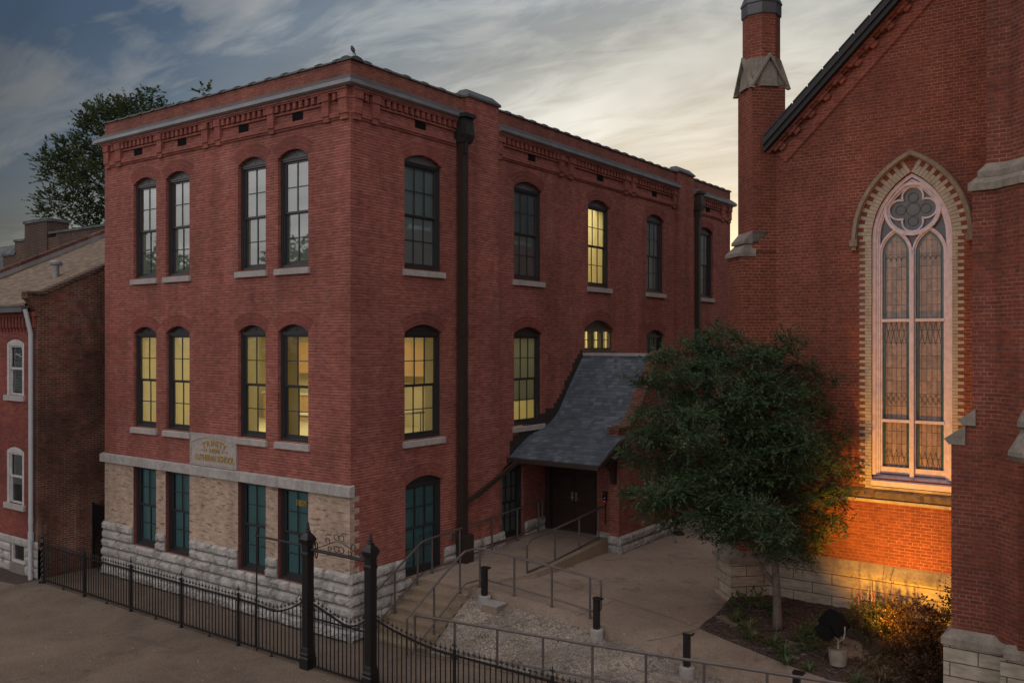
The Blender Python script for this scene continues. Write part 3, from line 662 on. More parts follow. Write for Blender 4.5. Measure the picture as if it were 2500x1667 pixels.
frieze([(-10.14, -9.90), (-9.55, -9.27), (-7.46, -7.24), (-5.42, -5.18), (-4.88, -4.65), (-2.78, -2.55), (-.84, -.62), (-.29, -.03)], -10.24, .0, [(-8.68, -8.31), (-6.59, -6.23), (-3.98, -3.62), (-1.95, -1.60)])
fz.T = vt.T = TS
frieze([(.03, .28), (.60, .84)], 0, 4.09, [(2.16, 2.53)])
frieze([(5.44, 5.64), (8.58, 8.82), (9.10, 9.36), (12.66, 12.9), (13.18, 13.43), (16.40, 16.66)], 5.42, 16.77, [(7.0, 7.35), (10.92, 11.29), (14.81, 15.15)])
frieze([(18.15, 18.4), (21.0, 21.3), (21.7, 22.02)], 18.12, 22.08, [(19.53, 19.91)])
fz.build('corbelled_frieze', 'frieze', sch); vt.build('attic_vents', 'black', sch)
# pilasters with metal caps
for n, (y0, y1) in enumerate(((4.09, 5.42), (16.77, 18.12))):
    p = MB(TS); p.box(y0, y1, -.35, .12, 0 if n else 1.0, 13.18); po = p.build('pilaster', 'brick', sch)
    c = MB(TS); e = .05
    c.add([(y0 - e, -.4, 13.18), (y1 + e, -.4, 13.18), (y1 + e, .17, 13.18), (y0 - e, .17, 13.18), (y0 - e, -.4, 13.24), (y1 + e, -.4, 13.24), (y1 + e, .17, 13.24), (y0 - e, .17, 13.24), (y0 + .09, -.25, 13.43), (y1 - .09, -.25, 13.43), (y1 - .09, -.02, 13.43), (y0 + .09, -.02, 13.43)],
          [(0, 3, 2, 1), (0, 1, 5, 4), (1, 2, 6, 5), (2, 3, 7, 6), (3, 0, 4, 7), (4, 5, 9, 8), (5, 6, 10, 9), (6, 7, 11, 10), (7, 4, 8, 11), (8, 9, 10, 11)])
    c.build('metal_cap', 'flash2', po)
# salt glazed coping tiles
ct = MB()
def coping(p, q, step=.62):
    P, Q = Vector(p), Vector(q); d = (Q - P); L = d.length; d /= L; n = max(1, round(L / step)); sd = Vector((-d.y, d.x, 0))
    def seg(s0, s1, hw, h):
        vs = []; m = 7
        for s in (s0, s1):
            for i in range(m):
                a = math.pi * i / (m - 1); vs.append(tuple(P + d * s + sd * hw * math.cos(a) + Vector((0, 0, h * math.sin(a)))))
        ct.add(vs, [(i, i + 1, m + i + 1, m + i) for i in range(m - 1)] + [tuple(range(m))[::-1], tuple(range(m, 2 * m)), (0, m, 2 * m - 1, m - 1)])
    for i in range(n):
        s = L * i / n; e = L * (i + 1) / n; r = rnd.uniform(-.006, .012)
        seg(s + .10, e + .01, .20, .095 + r); seg(s, s + .11, .225, .122 + r)
for p_, q_ in (((-10.24, .16, 13.135), (.06, .16, 13.135)), ((-.16, 3.95, 13.135), (-.16, -.02, 13.135)), ((-.16, 16.7, 13.16), (-.16, 5.5, 13.14)), ((-.16, 22.1, 13.135), (-.16, 18.2, 13.135)), ((-10.08, 22, 13.135), (-10.08, .3, 13.135))):
    ct = MB(); coping(p_, q_); ct.build('coping_tiles', 'tile', sch)
# windows
for i, (a, b) in enumerate(FX):
    window(sch, TF, a, b, 8.55, 11.18, .18, 2, glass='glassfront', blind='shade_pale', sill='sill', tymp='framegrey')
    window(sch, TF, a, b, 4.38, 7.01, .18, 2, glass='glass', room=True, deep=.50, sill='sill')
    g = window(sch, TF, a, b, 1.05, 3.28, 0, 2, glass='glass', blind='shade_teal')
    rv = MB(TF)
    for p, q in (((a, 1.04), (a, 3.28)), ((a, 3.28), (b, 3.28)), ((b, 3.28), (b, 1.04)), ((b, 1.04), (a, 1.04))): rv.quad((p[0], 0, p[1]), (q[0], 0, q[1]), (q[0], -.25, q[1]), (p[0], -.25, p[1]))
    rv.build('window_reveal', 'reveal', g)
    if i == 3:
        vs, fs = text_mesh('1809', .215, bold=.004); mb = MB(TF); mb.add([(x * .93 - 1.80, -.125 + z_, y + 2.86) for x, y, z_ in vs], fs); mb.build('house_number', 'gold2', g)
for i, (a, b) in enumerate(SY):
    if i == 2: window(sch, TS, a, b, 8.55, 11.18, .2, 3, glass='glass', room=True, deep=.45, sill='sill', tymp='framegrey')
    else: window(sch, TS, a, b, 8.55, 11.18, .2, 3, glass='glassr' if i == 4 else 'glassr', blind='shade_reflection_tint', sill='sill', tymp='framegrey')
window(sch, TS, 1.78, 3.18, 4.38, 7.0, .2, 3, room=True, deep=.45, sill='sill')
window(sch, TS, 6.30, 7.73, 4.38, 7.0, .2, 3, room=True, deep=.45, blind='shade_white', blind_to=5.06, sill='sill')
window(sch, TS, 14.38, 15.78, 4.38, 7.0, .2, 3, blind='shade_teal', sill='sill')
window(sch, TS, 18.83, 20.26, 4.38, 7.0, .2, 3, blind='shade_teal', sill='sill')
window(sch, TS, 1.81, 3.21, 1.05, 3.28, .18, 3, blind='shade_teal')
window(sch, TS, 5.73, 6.77, 1.26, 3.2, .18, 3, blind='shade_reflection_tint')
# short triple window over the porch
f = MB(TS); a, b, zb, zs = 10.13, 12.0, 6.49, 7.17; o0, o1 = -.22, -.09
f.box(a, a + .08, o0, o1, zb, zs); f.box(b - .08, b, o0, o1, zb, zs); f.box(a + .08, b - .08, o0, o1, zb, zb + .08); f.box(a + .08, b - .08, o0, o1, zs - .07, zs); f.box(a, b, o1, o1 + .03, zs - .06, zs + .01)
for k in (1, 2):
    x = a + (b - a) * k / 3; f.box(x - .09, x + .09, o0, o1 + .02, zb + .08, zs - .07)
for k in range(3):
    x = a + (b - a) * (k + .5) / 3; f.box(x - .008, x + .008, -.18, -.16, zb + .08, zs - .07)
zz_ = (zb + zs) / 2; f.box(a + .08, b - .08, -.18, -.165, zz_ - .01, zz_ + .01); f.box(a - .04, b + .04, -.12, .08, zb - .10, zb - .01)
fo = f.build('window', 'olive', sch)
g = MB(TS); g.quad((a + .08, -.19, zb), (b - .08, -.19, zb), (b - .08, -.19, zs), (a + .08, -.19, zs)); g.build('pane', 'glass', fo)
t = MB(TS); P = arc_pts(a, b, zs, .3)[0]; t.prism([(a, zs - .02)] + P + [(b, zs - .02)], -.18, -.13, lambda p, o: (p[0], o, p[1]))
t.tube([((a + b) / 2 + .05 * math.cos(q * math.pi / 6), -.125, zs + .13 + .07 * math.sin(q * math.pi / 6)) for q in range(12)], .008, 5, closed=True); t.build('arched_panel', 'olive', fo)
# lit rooms
def room(name, x0, x1, y0, y1, z0, z1, sides='BFLR', col='interior'):
    r = MB()
    r.quad((x0, y0, z0), (x1, y0, z0), (x1, y1, z0), (x0, y1, z0)); r.quad((x0, y0, z1), (x1, y0, z1), (x1, y1, z1), (x0, y1, z1))
    if 'B' in sides: r.quad((x0, y1, z0), (x1, y1, z0), (x1, y1, z1), (x0, y1, z1))
    if 'F' in sides: r.quad((x0, y0, z0), (x1, y0, z0), (x1, y0, z1), (x0, y0, z1))
    if 'L' in sides: r.quad((x0, y0, z0), (x0, y1, z0), (x0, y1, z1), (x0, y0, z1))
    if 'R' in sides: r.quad((x1, y0, z0), (x1, y1, z0), (x1, y1, z1), (x1, y0, z1))
    return r.build(name, col, sch)
def lamp(x, y, z, sx, sy, e, c=(1, .85, .50)):
    e *= 1.65
    l = bpy.data.lights.new('ceiling_light', 'AREA'); l.shape = 'RECTANGLE'; l.size = sx; l.size_y = sy; l.energy = e; l.color = c
    o = bpy.data.objects.new('ceiling_light', l); COL.objects.link(o); o.location = (x, y, z); return o
room('kitchen_room', -10.1, -.12, .12, 5.9, 4.2, 7.55, 'BL'); lamp(-5.5, 2.6, 7.5, 6, 2.5, 95)
room('stair_room', -3.2, -.12, 6.05, 8.2, 4.2, 7.5, 'BFL'); lamp(-1.7, 7.1, 7.45, 1.5, 1, 24)
room('hall_room', -2.5, -.12, 9.9, 12.3, 6.2, 7.9, 'BFL'); lamp(-1.2, 11.1, 7.85, 1.2, 1.2, 22)
room('upper_room', -2.6, -.12, 9.9, 12.4, 8.3, 11.7, 'BFL'); lamp(-1.4, 11.1, 11.65, 1.5, 1.5, 34)
# porch
PX2 = 2.7
pw = MB(T_side(PX2))
prof = [(7.5, .6), (13.2, .6), (13.2, 6.42), (10.2, 6.42), (10.03, 6.38), (9.85, 6.18), (9.5, 5.78), (9.1, 5.32), (8.85, 5.0), (8.6, 4.70), (8.4, 4.52), (8.15, 4.38), (7.9, 4.33), (7.5, 4.32)]
pw.prism(prof, -.30, 0, lambda p, o: (p[0], o, p[1]))
pw.T = T_id
pw.box(1.80, 2.398, 7.85, 8.12, .6, 4.25); pw.box(0, 2.4, 13.0, 13.2, .6, 6.3); pw.box(2.02, 2.399, 7.80, 7.849, 1.4, 3.6)
po = pw.build('porch_wall', 'brick', sch)
cp = MB(T_side(PX2)); top = prof[::-1][:-2][0:11]
path = [(7.44, 4.36), (7.9, 4.37), (8.15, 4.42), (8.4, 4.56), (8.6, 4.75), (8.85, 5.04), (9.1, 5.36), (9.5, 5.82), (9.85, 6.22), (10.03, 6.41), (10.25, 6.46), (13.2, 6.46)]
cp.ribbon(path, .075, -.33, .045); cp.ribbon([(y + .0, z_ - .075) for y, z_ in path], .05, -.29, .022); cp.build('rowlock_coping', 'copebrick', po)
rp = [(6.04, 3.54), (6.5, 3.80), (7.04, 4.06), (7.48, 4.17), (8.03, 4.33), (8.3, 4.46), (8.6, 4.68), (8.85, 4.98), (9.1, 5.3), (9.5, 5.76), (9.85, 6.14), (10.03, 6.34)]
sr = MB(); sd = MB()
for i in range(len(rp) - 1):
    (y0, z0), (y1, z1) = rp[i], rp[i + 1]; X0 = 2.95 if y0 < 7.45 else 2.395; X1 = X0
    n = max(1, round(math.hypot(y1 - y0, z1 - z0) / .135))
    for k in range(n):
        ya, za = y0 + (y1 - y0) * k / n, z0 + (z1 - z0) * k / n; yb, zb_ = y0 + (y1 - y0) * (k + 1) / n, z0 + (z1 - z0) * (k + 1) / n
        sd.add([(0.012, ya, za - .004), (X0, ya, za - .004), (X1, yb, zb_ - .004), (.012, yb, zb_ - .004), (.012, ya, za - .05), (X0, ya, za - .05), (X1, yb, zb_ - .05), (.012, yb, zb_ - .05)],
               [(0, 1, 2, 3), (4, 7, 6, 5), (0, 4, 5, 1), (1, 5, 6, 2), (3, 2, 6, 7)])
        x = .012
        while x < X0 - .01:
            xe = min(X0, x + rnd.choice((.12, .16, .2, .26))); t_ = rnd.choice((.010, .014, .020)); dl = -rnd.choice((0, 0, .008)) ; 
            sr.add([(x + .001, ya + dl, za + t_ + dl * .5), (xe - .001, ya + dl, za + t_ + dl * .5), (xe - .001, yb, zb_ + .002), (x + .001, yb, zb_ + .002), (x + .001, ya + dl, za - .006), (xe - .001, ya + dl, za - .006)], [(0, 1, 2, 3), (0, 4, 5, 1)]); x = xe
sd.build('roof_deck', 'blackroof', sch)
sr.build('porch_roof', 'shingle', sch)
pt = MB(); pt.box(.012, 2.96, 5.93, 6.03, 3.42, 3.535); pt.box(.012, 2.9, 6.031, 6.25, 3.44, 3.50)
pt.add([(2.952, 6.0, 3.44), (2.952, 7.42, 4.10), (2.952, 7.42, 4.19), (2.952, 6.0, 3.57), (2.99, 6.0, 3.44), (2.99, 7.42, 4.10), (2.99, 7.42, 4.19), (2.99, 6.0, 3.57)], [(0, 1, 2, 3), (4, 7, 6, 5), (0, 4, 5, 1), (1, 5, 6, 2), (2, 6, 7, 3), (3, 7, 4, 0)])
pt.build('gutter', 'brown', sch)
sf = MB(); sf.quad((.01, 6.2, 3.48), (2.93, 6.2, 3.48), (2.93, 7.84, 3.62), (.01, 7.84, 3.62)); sf.quad((2.9, 6.1, 3.5), (2.9, 7.84, 4.1), (2.9, 7.84, 3.62), (2.9, 6.2, 3.5)); sf.build('soffit', 'soffit', sch)
br = MB(T_side(2.58)); br.prism([(7.5, 2.85), (7.5, 3.62), (6.3, 3.62), (6.3, 3.50), (7.0, 3.42), (7.28, 3.2), (7.38, 2.85)], -.06, .06, lambda p, o: (p[0], o, p[1])); br.build('bracket', 'brown', sch)
rt = MB(); rt.box(.01, 2.4, 10.05, 13.0, 6.24, 6.30); rt.build('porch_flat_roof', 'flash', sch)
wc = MB(); wc.box(.012, 2.44, 9.98, 10.28, 6.33, 6.42); wc.build('ridge_flashing', 'sill', sch)
fl = MB(T_side(.014))
base = [(y, z_) for y, z_ in rp]; up = []
for i in range(26):
    t0 = 6.1 + (10.0 - 6.1) * i / 26
    def rz(y):
        for (ya, za), (yb, zb_) in zip(rp[:-1], rp[1:]):
            if ya <= y <= yb: return za + (zb_ - za) * (y - ya) / (yb - ya)
        return rp[-1][1]
    zt = math.floor((rz(t0) + .50) / .133) * .133
    fl.box(t0 - .0, t0 + (10.05 - 6.1) / 26, -.01, .012, rz(t0) - .05, max(zt, rz(t0) + .26))
fl.build('stepped_flashing', 'soffit', sch)
# door
df = MB(); df.box(.0, .16, 7.86, 8.12, 1.2, 3.62); df.box(1.74, 1.80, 7.93, 8.12, 1.2, 3.62); df.box(.16, 1.74, 7.93, 8.12, 3.32, 3.62)
dfo = df.build('door_frame', 'brown', sch)
th_ = MB(); th_.box(.16, 1.74, 7.84, 8.1, 1.235, 1.262); th_.build('threshold', 'chrome', dfo)
for s, (x0, x1) in enumerate(((.165, .945), (.955, 1.735))):
    d = MB(); d.box(x0, x1, 8.02, 8.07, 1.265, 3.315)
    for q in range(5):
        z0 = 1.33 + q * .39; d.box(x0 + .07, x1 - .07, 8.004, 8.0195, z0, z0 + .34); 
    d.box((x0 + x1) / 2 - .008, (x0 + x1) / 2 + .008, 7.998, 8.0035, 2.9, 3.23)
    do = d.build('door', 'door', sch)
    h = MB(); hx = x1 - .09 if s == 0 else x0 + .03; h.box(hx, hx + .06, 7.985, 8.003, 2.12, 2.40); h.tube([(hx + .03, 7.985, 2.22), (hx + .03, 7.94, 2.22), (hx + (-.10 if s == 0 else .16), 7.94, 2.22)], .011, 6); h.build('lever_handle', 'chrome', do)
pbm, pbj = MB(), MB()
pbs = MB(T_front(7.85))
for i, (z0, z1) in enumerate(((.62, .88), (.88, 1.14), (1.14, 1.40))): rock_course(pbs, 1.79, 2.34, z0, z1, 200 + i, .08, .35, .6); rock_course(pbs, 2.34, 2.77, z0, z1, 205 + i, .08, .5, .6, o=.35)
pbs.T = T_side(PX2)
for i, (z0, z1) in enumerate(((.62, .88), (.88, 1.14), (1.14, 1.40))): rock_course(pbs, 7.43, 13.1, z0, z1, 210 + i, .08, .45, .9)
pbs.build('porch_stone_base', 'stone', sch)
pbj.box(1.80, 2.38, 7.83, 7.95, .6, 1.39); pbj.box(2.36, 2.72, 7.48, 7.95, .6, 1.385); pbj.box(2.6, 2.72, 7.951, 13.1, .6, 1.39); pbj.build('porch_base_joints', 'joint', sch)
kp = MB(); kp.box(2.05, 2.17, 7.74, 7.80, 2.30, 2.56); ko = kp.build('intercom', 'dark', sch)
for nm_, m_, bx in (('indicator_light', 'led_blue', (2.095, 2.12, 7.735, 7.739, 2.36, 2.375)), ('indicator_light', 'led_red', (2.09, 2.125, 7.735, 7.739, 2.268, 2.278)), ('camera_lens', 'chrome', (2.10, 2.125, 7.735, 7.739, 2.50, 2.52))):
    q = MB(); q.box(*bx); q.build(nm_, m_, ko)
q = MB(); q.box(2.10, 2.13, 7.76, 7.80, 1.62, 2.29); q.box(2.08, 2.15, 7.74, 7.80, 2.22, 2.30); q.build('conduit', 'brown', ko)
cm = MB(); cm.lathe(1.62, 7.78, [(.03, 3.35), (.06, 3.34), (.07, 3.28), (.05, 3.22), (.01, 3.20)], 10); cm.build('security_camera', 'pot', sch)
# downspouts
for y0, zb in ((3.63, 1.62), (18.2, 1.2)):
    d = MB(); d.box(.10, .28, y0 + .05, y0 + .23, zb, 11.9); d.box(.08, .30, y0 + .03, y0 + .25, zb + 3.1, zb + 3.2); d.box(.08, .30, y0 + .03, y0 + .25, 7.0, 7.1)
    if zb > 1.5: d.box(.08, .40, y0 + .02, y0 + .34, .95, 1.80)
    dn = d.build('downspout', 'brown', sch)
    h = MB(); s_ = y0
    h.add([(0.02, s_ + .02, 11.9), (.34, s_ + .02, 11.9), (.34, s_ + .34, 11.9), (.02, s_ + .34, 11.9), (0.0, s_, 12.1), (.40, s_, 12.1), (.40, s_ + .38, 12.1), (0, s_ + .38, 12.1), (0.0, s_ + .03, 12.54), (.36, s_ + .03, 12.54), (.36, s_ + .35, 12.54), (0, s_ + .35, 12.54)],
          [(0, 3, 2, 1), (0, 1, 5, 4), (1, 2, 6, 5), (2, 3, 7, 6), (4, 5, 9, 8), (5, 6, 10, 9), (6, 7, 11, 10), (8, 9, 10, 11)])
    h.box(0, .43, s_ - .03, s_ + .41, 12.54, 12.64); h.box(.24, .34, s_ + .06, s_ + .18, 11.62, 11.9)
    h.build('leader_head', 'lead' if y0 < 10 else 'brown', dn)
ld = MB(); ld.tube([(.24, 3.86, 2.62), (.34, 4.15, 2.76), (.36, 5.75, 3.36), (.36, 6.05, 3.46)], .072, 4); ld.build('porch_leader', 'brown', sch)
eb = MB(TS); eb.box(3.46, 3.62, 0, .07, 1.68, 1.86); eb.build('outlet_box', 'chrome', sch)
# plaque
pq = MB(TF); pq.box(-6.02, -4.06, -.02, .012, 3.54, 4.38)
pts, cx_, cz_, R_, ph_ = arc_pts(-5.97, -4.11, 4.13, .17, 20)
pq.prism([(-5.97, 4.34)] + [(x, z_) for x, z_ in pts] + [(-4.11, 4.34)], .0121, .028, lambda p, o: (p[0], o, p[1]))
pq.ribbon([(-6.0, 3.56), (-6.0, 4.36), (-4.08, 4.36), (-4.08, 3.56)], .035, .0125, .032, closed=True); pq.ribbon([(-5.98, 3.60), (-4.1, 3.60)], .03, .0122, .026)
plo = pq.build('name_plaque', 'plaque', sch)
lt = MB(TF)
word = 'TRINITY'; adv = [.155, .165, .095, .155, .095, .14, .15]; tot = sum(adv); R = 1.05; x = -tot / 2
for ch, w_ in zip(word, adv):
    a = (x + w_ / 2) / R; vs, fs = text_mesh(ch, .235, bold=.004)
    ca, sa = math.cos(-a), math.sin(-a); ox, oz = -4.99 + R * math.sin(a), 4.075 - R + R * math.cos(a)
    lt.add([(ox + (px_ * ca - py_ * sa), .018 + pz_, oz + (px_ * sa + py_ * ca)) for px_, py_, pz_ in vs], fs); x += w_
for txt, size, cx0, cz0, sx in (('1896', .15, -4.98, 3.905, .44), ('LUTHERAN SCHOOL', .215, -4.97, 3.69, 1.60)):
    vs, fs = text_mesh(txt, size, bold=.004); sx = sx / (max(v[0] for v in vs) - min(v[0] for v in vs)); lt.add([(px_ * sx + cx0, .018 + pz_, py_ + cz0) for px_, py_, pz_ in vs], fs)
for x0, x1, xb in ((-5.55, -5.32, -5.32), (-4.64, -4.42, -4.66)):
    lt.box(x0, x1, .012, .022, 3.945, 3.965); lt.box(xb, xb + .02, .012, .022, 3.91, 4.0)
lt.build('lettering', 'gold', plo)
# things seen through the lit windows
kc = root('kitchen_cabinets', (-5, 5.6, 4.2), 'maple wall and base cabinets seen through the lit second floor windows', 'cabinets')
for (x0, x1, y0, y1, z0, z1, nm_) in ((-9.6, -2.6, 5.45, 5.88, 5.75, 6.75, 'wall_cabinet'), (-9.6, -4.9, 5.2, 5.88, 4.2, 5.05, 'base_cabinet')):
    m_ = MB(); x = x0
    while x < x1 - .1:
        m_.box(x + .006, min(x1, x + .5) - .006, y0, y1, z0, z1); x += .5
    m_.build(nm_, 'wood', kc)
m_ = MB(); m_.box(-9.6, -4.9, 5.15, 5.88, 5.055, 5.11); m_.build('countertop', 'white', kc)
for k, (x, y) in enumerate(((-2.4, 2.2), (-6.3, 2.6))):
    cl = root('ceiling_lamp', (x, y, 7.55), ('lit ceiling fixture high inside the kitchen near the corner windows', 'lit ceiling fixture high inside the kitchen behind the left windows')[k], 'lamp', 'kitchen ceiling lamps')
    m_ = MB(); m_.box(x - .65, x + .65, y - .09, y + .09, 7.12, 7.16); m_.build('diffuser', 'tube', cl); m_ = MB(); m_.box(x - .66, x + .66, y - .10, y + .10, 7.161, 7.22); m_.box(x - .4, x - .38, y, y + .02, 7.22, 7.55); m_.box(x + .38, x + .4, y, y + .02, 7.22, 7.55); m_.build('housing', 'white', cl)
ov = root('wall_oven', (-4.4, 5.5, 4.2), 'white double wall oven seen through the arched window nearest the downspout', 'oven')
m_ = MB(); m_.box(-4.85, -4.1, 5.2, 5.88, 4.25, 5.65); m_.build('casing', 'white', ov)
for z0 in (4.55, 5.15):
    m_ = MB(); m_.box(-4.7, -4.35, 5.18, 5.199, z0, z0 + .28); m_.build('oven_window', 'dark', ov)
for k, (x, y) in enumerate(((-2.6, 1.3), (-1.55, 3.3))):
    tb = root('work_table', (x, y, 4.2), ('pale table top just inside the lit front window nearest the corner', 'pale table under the ovens inside the lit side window')[k], 'table', 'tables in the lit kitchen')
    m_ = MB(); m_.box(x - .7, x + .5, y - .4, y + .4, 4.88, 4.93); m_.build('tabletop', 'white', tb)
    for sx in (-.6, .42):
        for sy in (-.32, .32):
            m_ = MB(); m_.tube([(x + sx, y + sy, 4.2), (x + sx, y + sy, 4.88)], .02, 6); m_.build('leg', 'chrome', tb)
# bird
bd = MB(lambda p: (p[0] * .78, .10 + (p[1] - .10) * .78, 13.25 + (p[2] - 13.25) * .78)); bz = 13.27
bd.tube([(.02, .10, bz + .05), (.0, .10, bz + .09), (-.04, .10, bz + .16), (-.065, .10, bz + .21), (-.075, .10, bz + .245), (-.08, .10, bz + .27)], [.02, .045, .062, .05, .034, .02], 8)
bd.tube([(.01, .10, bz + .07), (.06, .10, bz + .0), (.10, .10, bz - .05)], [.025, .02, .008], 5)
bd.tube([(-.09, .10, bz + .25), (-.13, .10, bz + .245)], [.01, .002], 4)
for s in (-.02, .02): bd.tube([(-.02, .10 + s, bz - .02), (-.02, .10 + s, bz + .08)], .004, 4)
tag(bd.build('bird', 'bird', None, True), 'small dark bird perched on the coping at the top corner of the school', 'bird')
# ================================================================== CHURCH
YW = 6.0; TC = T_front(YW)
ch = root('church_building', (12, 12, 0), 'red brick gothic church with tall stained glass window, corner turret and steep dark gable roof', 'building')
SL = .975
def roofz(x): return 11.05 + (x - 7.48) * SL       # underside of verge at the wall
wd = (9.73, 11.31); ZS = 8.98
cw = MB(TC)
gp = gothic_pts(*wd, ZS, 14)
def vquad(a, b, za, zb, ta, tb): cw.quad((a, 0, za), (b, 0, zb), (b, 0, tb), (a, 0, ta))
def top(x): return roofz(x) if x < 16 else roofz(16) - (x - 16) * SL
vquad(7.5, wd[0], 0, 0, top(7.5), top(wd[0])); vquad(wd[1], 16, 0, 0, top(wd[1]), top(16)); vquad(16, 24, 0, 0, top(16), top(24)); vquad(wd[0], wd[1], 0, 0, 3.86, 3.86)
for p, q in zip(gp[:-1], gp[1:]): vquad(p[0], q[0], p[1], q[1], top(p[0]), top(q[0]))
ring = [(wd[0], 3.86)] + gp + [(wd[1], 3.86)]
for p, q in zip(ring[:-1], ring[1:]): cw.quad((p[0], 0, p[1]), (q[0], 0, q[1]), (q[0], -.3, q[1]), (p[0], -.3, p[1]))
cw.T = T_id; cw.quad((7.5, 6, 0), (7.5, 26, 0), (7.5, 26, 11), (7.5, 6, 11)); cw.quad((7.5, 26, 0), (24, 26, 0), (24, 26, 11), (7.5, 26, 11)); cw.quad((24, 6, 0), (24, 26, 0), (24, 26, 11), (24, 6, 11))
cw.build('brick_wall', 'church', ch)
rr = MB()
for (y0, y1, th0, th1, x0) in ((5.66, 5.78, .06, .34, 7.46), (5.60, 5.80, .20, .37, 7.46), (5.801, 26, .08, .33, 7.5)):
    for s in (0, 1):
        def X(x): return x if s == 0 else 32 - x
        rr.add([(X(x0), y0, 11.05 + (x0 - 7.48) * SL + th0), (X(16), y0, roofz(16) + th0), (X(16), y0, roofz(16) + th1), (X(x0), y0, 11.05 + (x0 - 7.48) * SL + th1),
                (X(x0), y1, 11.05 + (x0 - 7.48) * SL + th0), (X(16), y1, roofz(16) + th0), (X(16), y1, roofz(16) + th1), (X(x0), y1, 11.05 + (x0 - 7.48) * SL + th1)],
               [(0, 1, 2, 3), (4, 7, 6, 5), (0, 4, 5, 1), (1, 5, 6, 2), (2, 6, 7, 3), (3, 7, 4, 0)])
for k in range(26):   # ragged slate edges
    x = 7.5 + k * .33; z_ = roofz(x) + .37; rr.add([(x, 5.58, z_), (x + .3, 5.58, z_ + .3 * SL), (x + .3, 5.58, z_ + .3 * SL + .03), (x, 5.58, z_ + .035), (x, 5.9, z_), (x + .3, 5.9, z_ + .3 * SL), (x + .3, 5.9, z_ + .3 * SL + .03), (x, 5.9, z_ + .035)], [(0, 1, 2, 3), (4, 7, 6, 5), (0, 4, 5, 1), (1, 5, 6, 2), (2, 6, 7, 3), (3, 7, 4, 0)])
rr.build('gable_roof', 'blackroof', ch)
# corbelled verge below the roof
cb_ = MB(TC); ux, uz = 1 / math.hypot(1, SL), SL / math.hypot(1, SL); vx, vz = uz, -ux
def P(s, d): return (7.48 + ux * s + vx * d, 11.12 + uz * s + vz * d)
def para(s0, s1, d0, d1, o0, o1):
    cb_.prism([P(s0, d0), P(s1, d0), P(s1, d1), P(s0, d1)], o0, o1, lambda p, o: (p[0], o, p[1]))
para(0, 9, .0, .06, 0, .17); para(.1, 9, .40, .452, 0, .045); para(.1, 9, .20, .399, 0, .03); para(.1, 9, .453, .475, 0, .02)
s = .12
while s < 8.8:
    para(s, s + .26, .061, .135, 0, .15); para(s + .10, s + .26, .1355, .225, 0, .11); para(s + .26, s + .46, .061, .10, 0, .09); s += .462
cb_.build('corbelled_verge', 'corbel', ch)
# stone base and water table
sb = MB(TC); sb.box(7.3, 11.9, -.05, .12, .3, 1.72); sb.build('stone_base', 'churchstone', ch)
wt = MB(TC)
x = 7.45
for k, l in enumerate((1.2, 1.35, 1.2, .8)):
    wt.prism([(-.02, 1.721), (.16, 1.721), (.17, 1.77), (.15, 1.82), (.03, 1.97), (-.02, 2.02)], x + .004, x + l - .004, lambda p, t: (t, p[0], p[1])); x += l
wt.build('water_table', 'capstone', ch)
# rough stone band under the window
bd_ = MB(TC); rock_course(bd_, 8.6, 12.0, 3.40, 3.62, 300, .05, .8, 1.4, rough=1.2); bd_.build('rough_band', 'rough', ch)
bl = MB(TC); bl.box(8.6, 12.0, -.02, .05, 3.33, 3.392); bl.box(9.73, 12.0, -.02, .055, 3.625, 3.675); bl.build('band_edges', 'cream', ch)
# turret
def diag(P0, l1, l2, z0, z1, mb, out=0.):
    e1 = (.7071, .7071); e2 = (-.7071, .7071); x, y = P0[0] - out * 0, P0[1] - out * 1.414
    pts = [(x, y), (x + e1[0] * (l1 + 2 * out), y + e1[1] * (l1 + 2 * out)), (x + e1[0] * (l1 + 2 * out) + e2[0] * (l2 + 2 * out), y + e1[1] * (l1 + 2 * out) + e2[1] * (l2 + 2 * out)), (x + e2[0] * (l2 + 2 * out), y + e2[1] * (l2 + 2 * out))]
    mb.add([(a, b, z0) for a, b in pts] + [(a, b, z1) for a, b in pts], [(0, 3, 2, 1), (4, 5, 6, 7), (0, 1, 5, 4), (1, 2, 6, 5), (2, 3, 7, 6), (3, 0, 4, 7)]); return pts
tb_ = MB(); diag((6.863, 5.223), 1.3, .95, .3, 1.72, tb_); tb_.build('turret_stone_base', 'churchstone', ch)
tu = MB(); diag((7.027, 5.387), 1.1, .715, 1.7, 8.85, tu); diag((7.23, 5.59), .80, .80, 8.8, 12.66, tu)
tuo = tu.build('turret', 'church', ch)
def frustum(mb, A, B, z0, z1): mb.add([(a, b, z0) for a, b in A] + [(a, b, z1) for a, b in B], [(0, 3, 2, 1), (4, 5, 6, 7), (0, 1, 5, 4), (1, 2, 6, 5), (2, 3, 7, 6), (3, 0, 4, 7)])
def dq(P0, l1, l2):
    e1 = (.7071, .7071); e2 = (-.7071, .7071); x, y = P0
    return [(x, y), (x + e1[0] * l1, y + e1[1] * l1), (x + e1[0] * l1 + e2[0] * l2, y + e1[1] * l1 + e2[1] * l2), (x + e2[0] * l2, y + e2[1] * l2)]
cs = MB()
def shift(P0, d1, d2): return (P0[0] + .7071 * d1 - .7071 * d2, P0[1] + .7071 * d1 + .7071 * d2)
frustum(cs, dq(shift((6.863, 5.223), -.05, -.05), 1.3, 1.05), dq(shift((6.863, 5.223), -.05, -.05), 1.3, 1.05), 1.721, 1.80)
frustum(cs, dq(shift((6.863, 5.223), -.05, -.05), 1.3, 1.05), dq((7.027, 5.387), 1.3, .715), 1.80, 2.0)
cs.build('turret_base_cap', 'capstone', tuo); cs = MB()
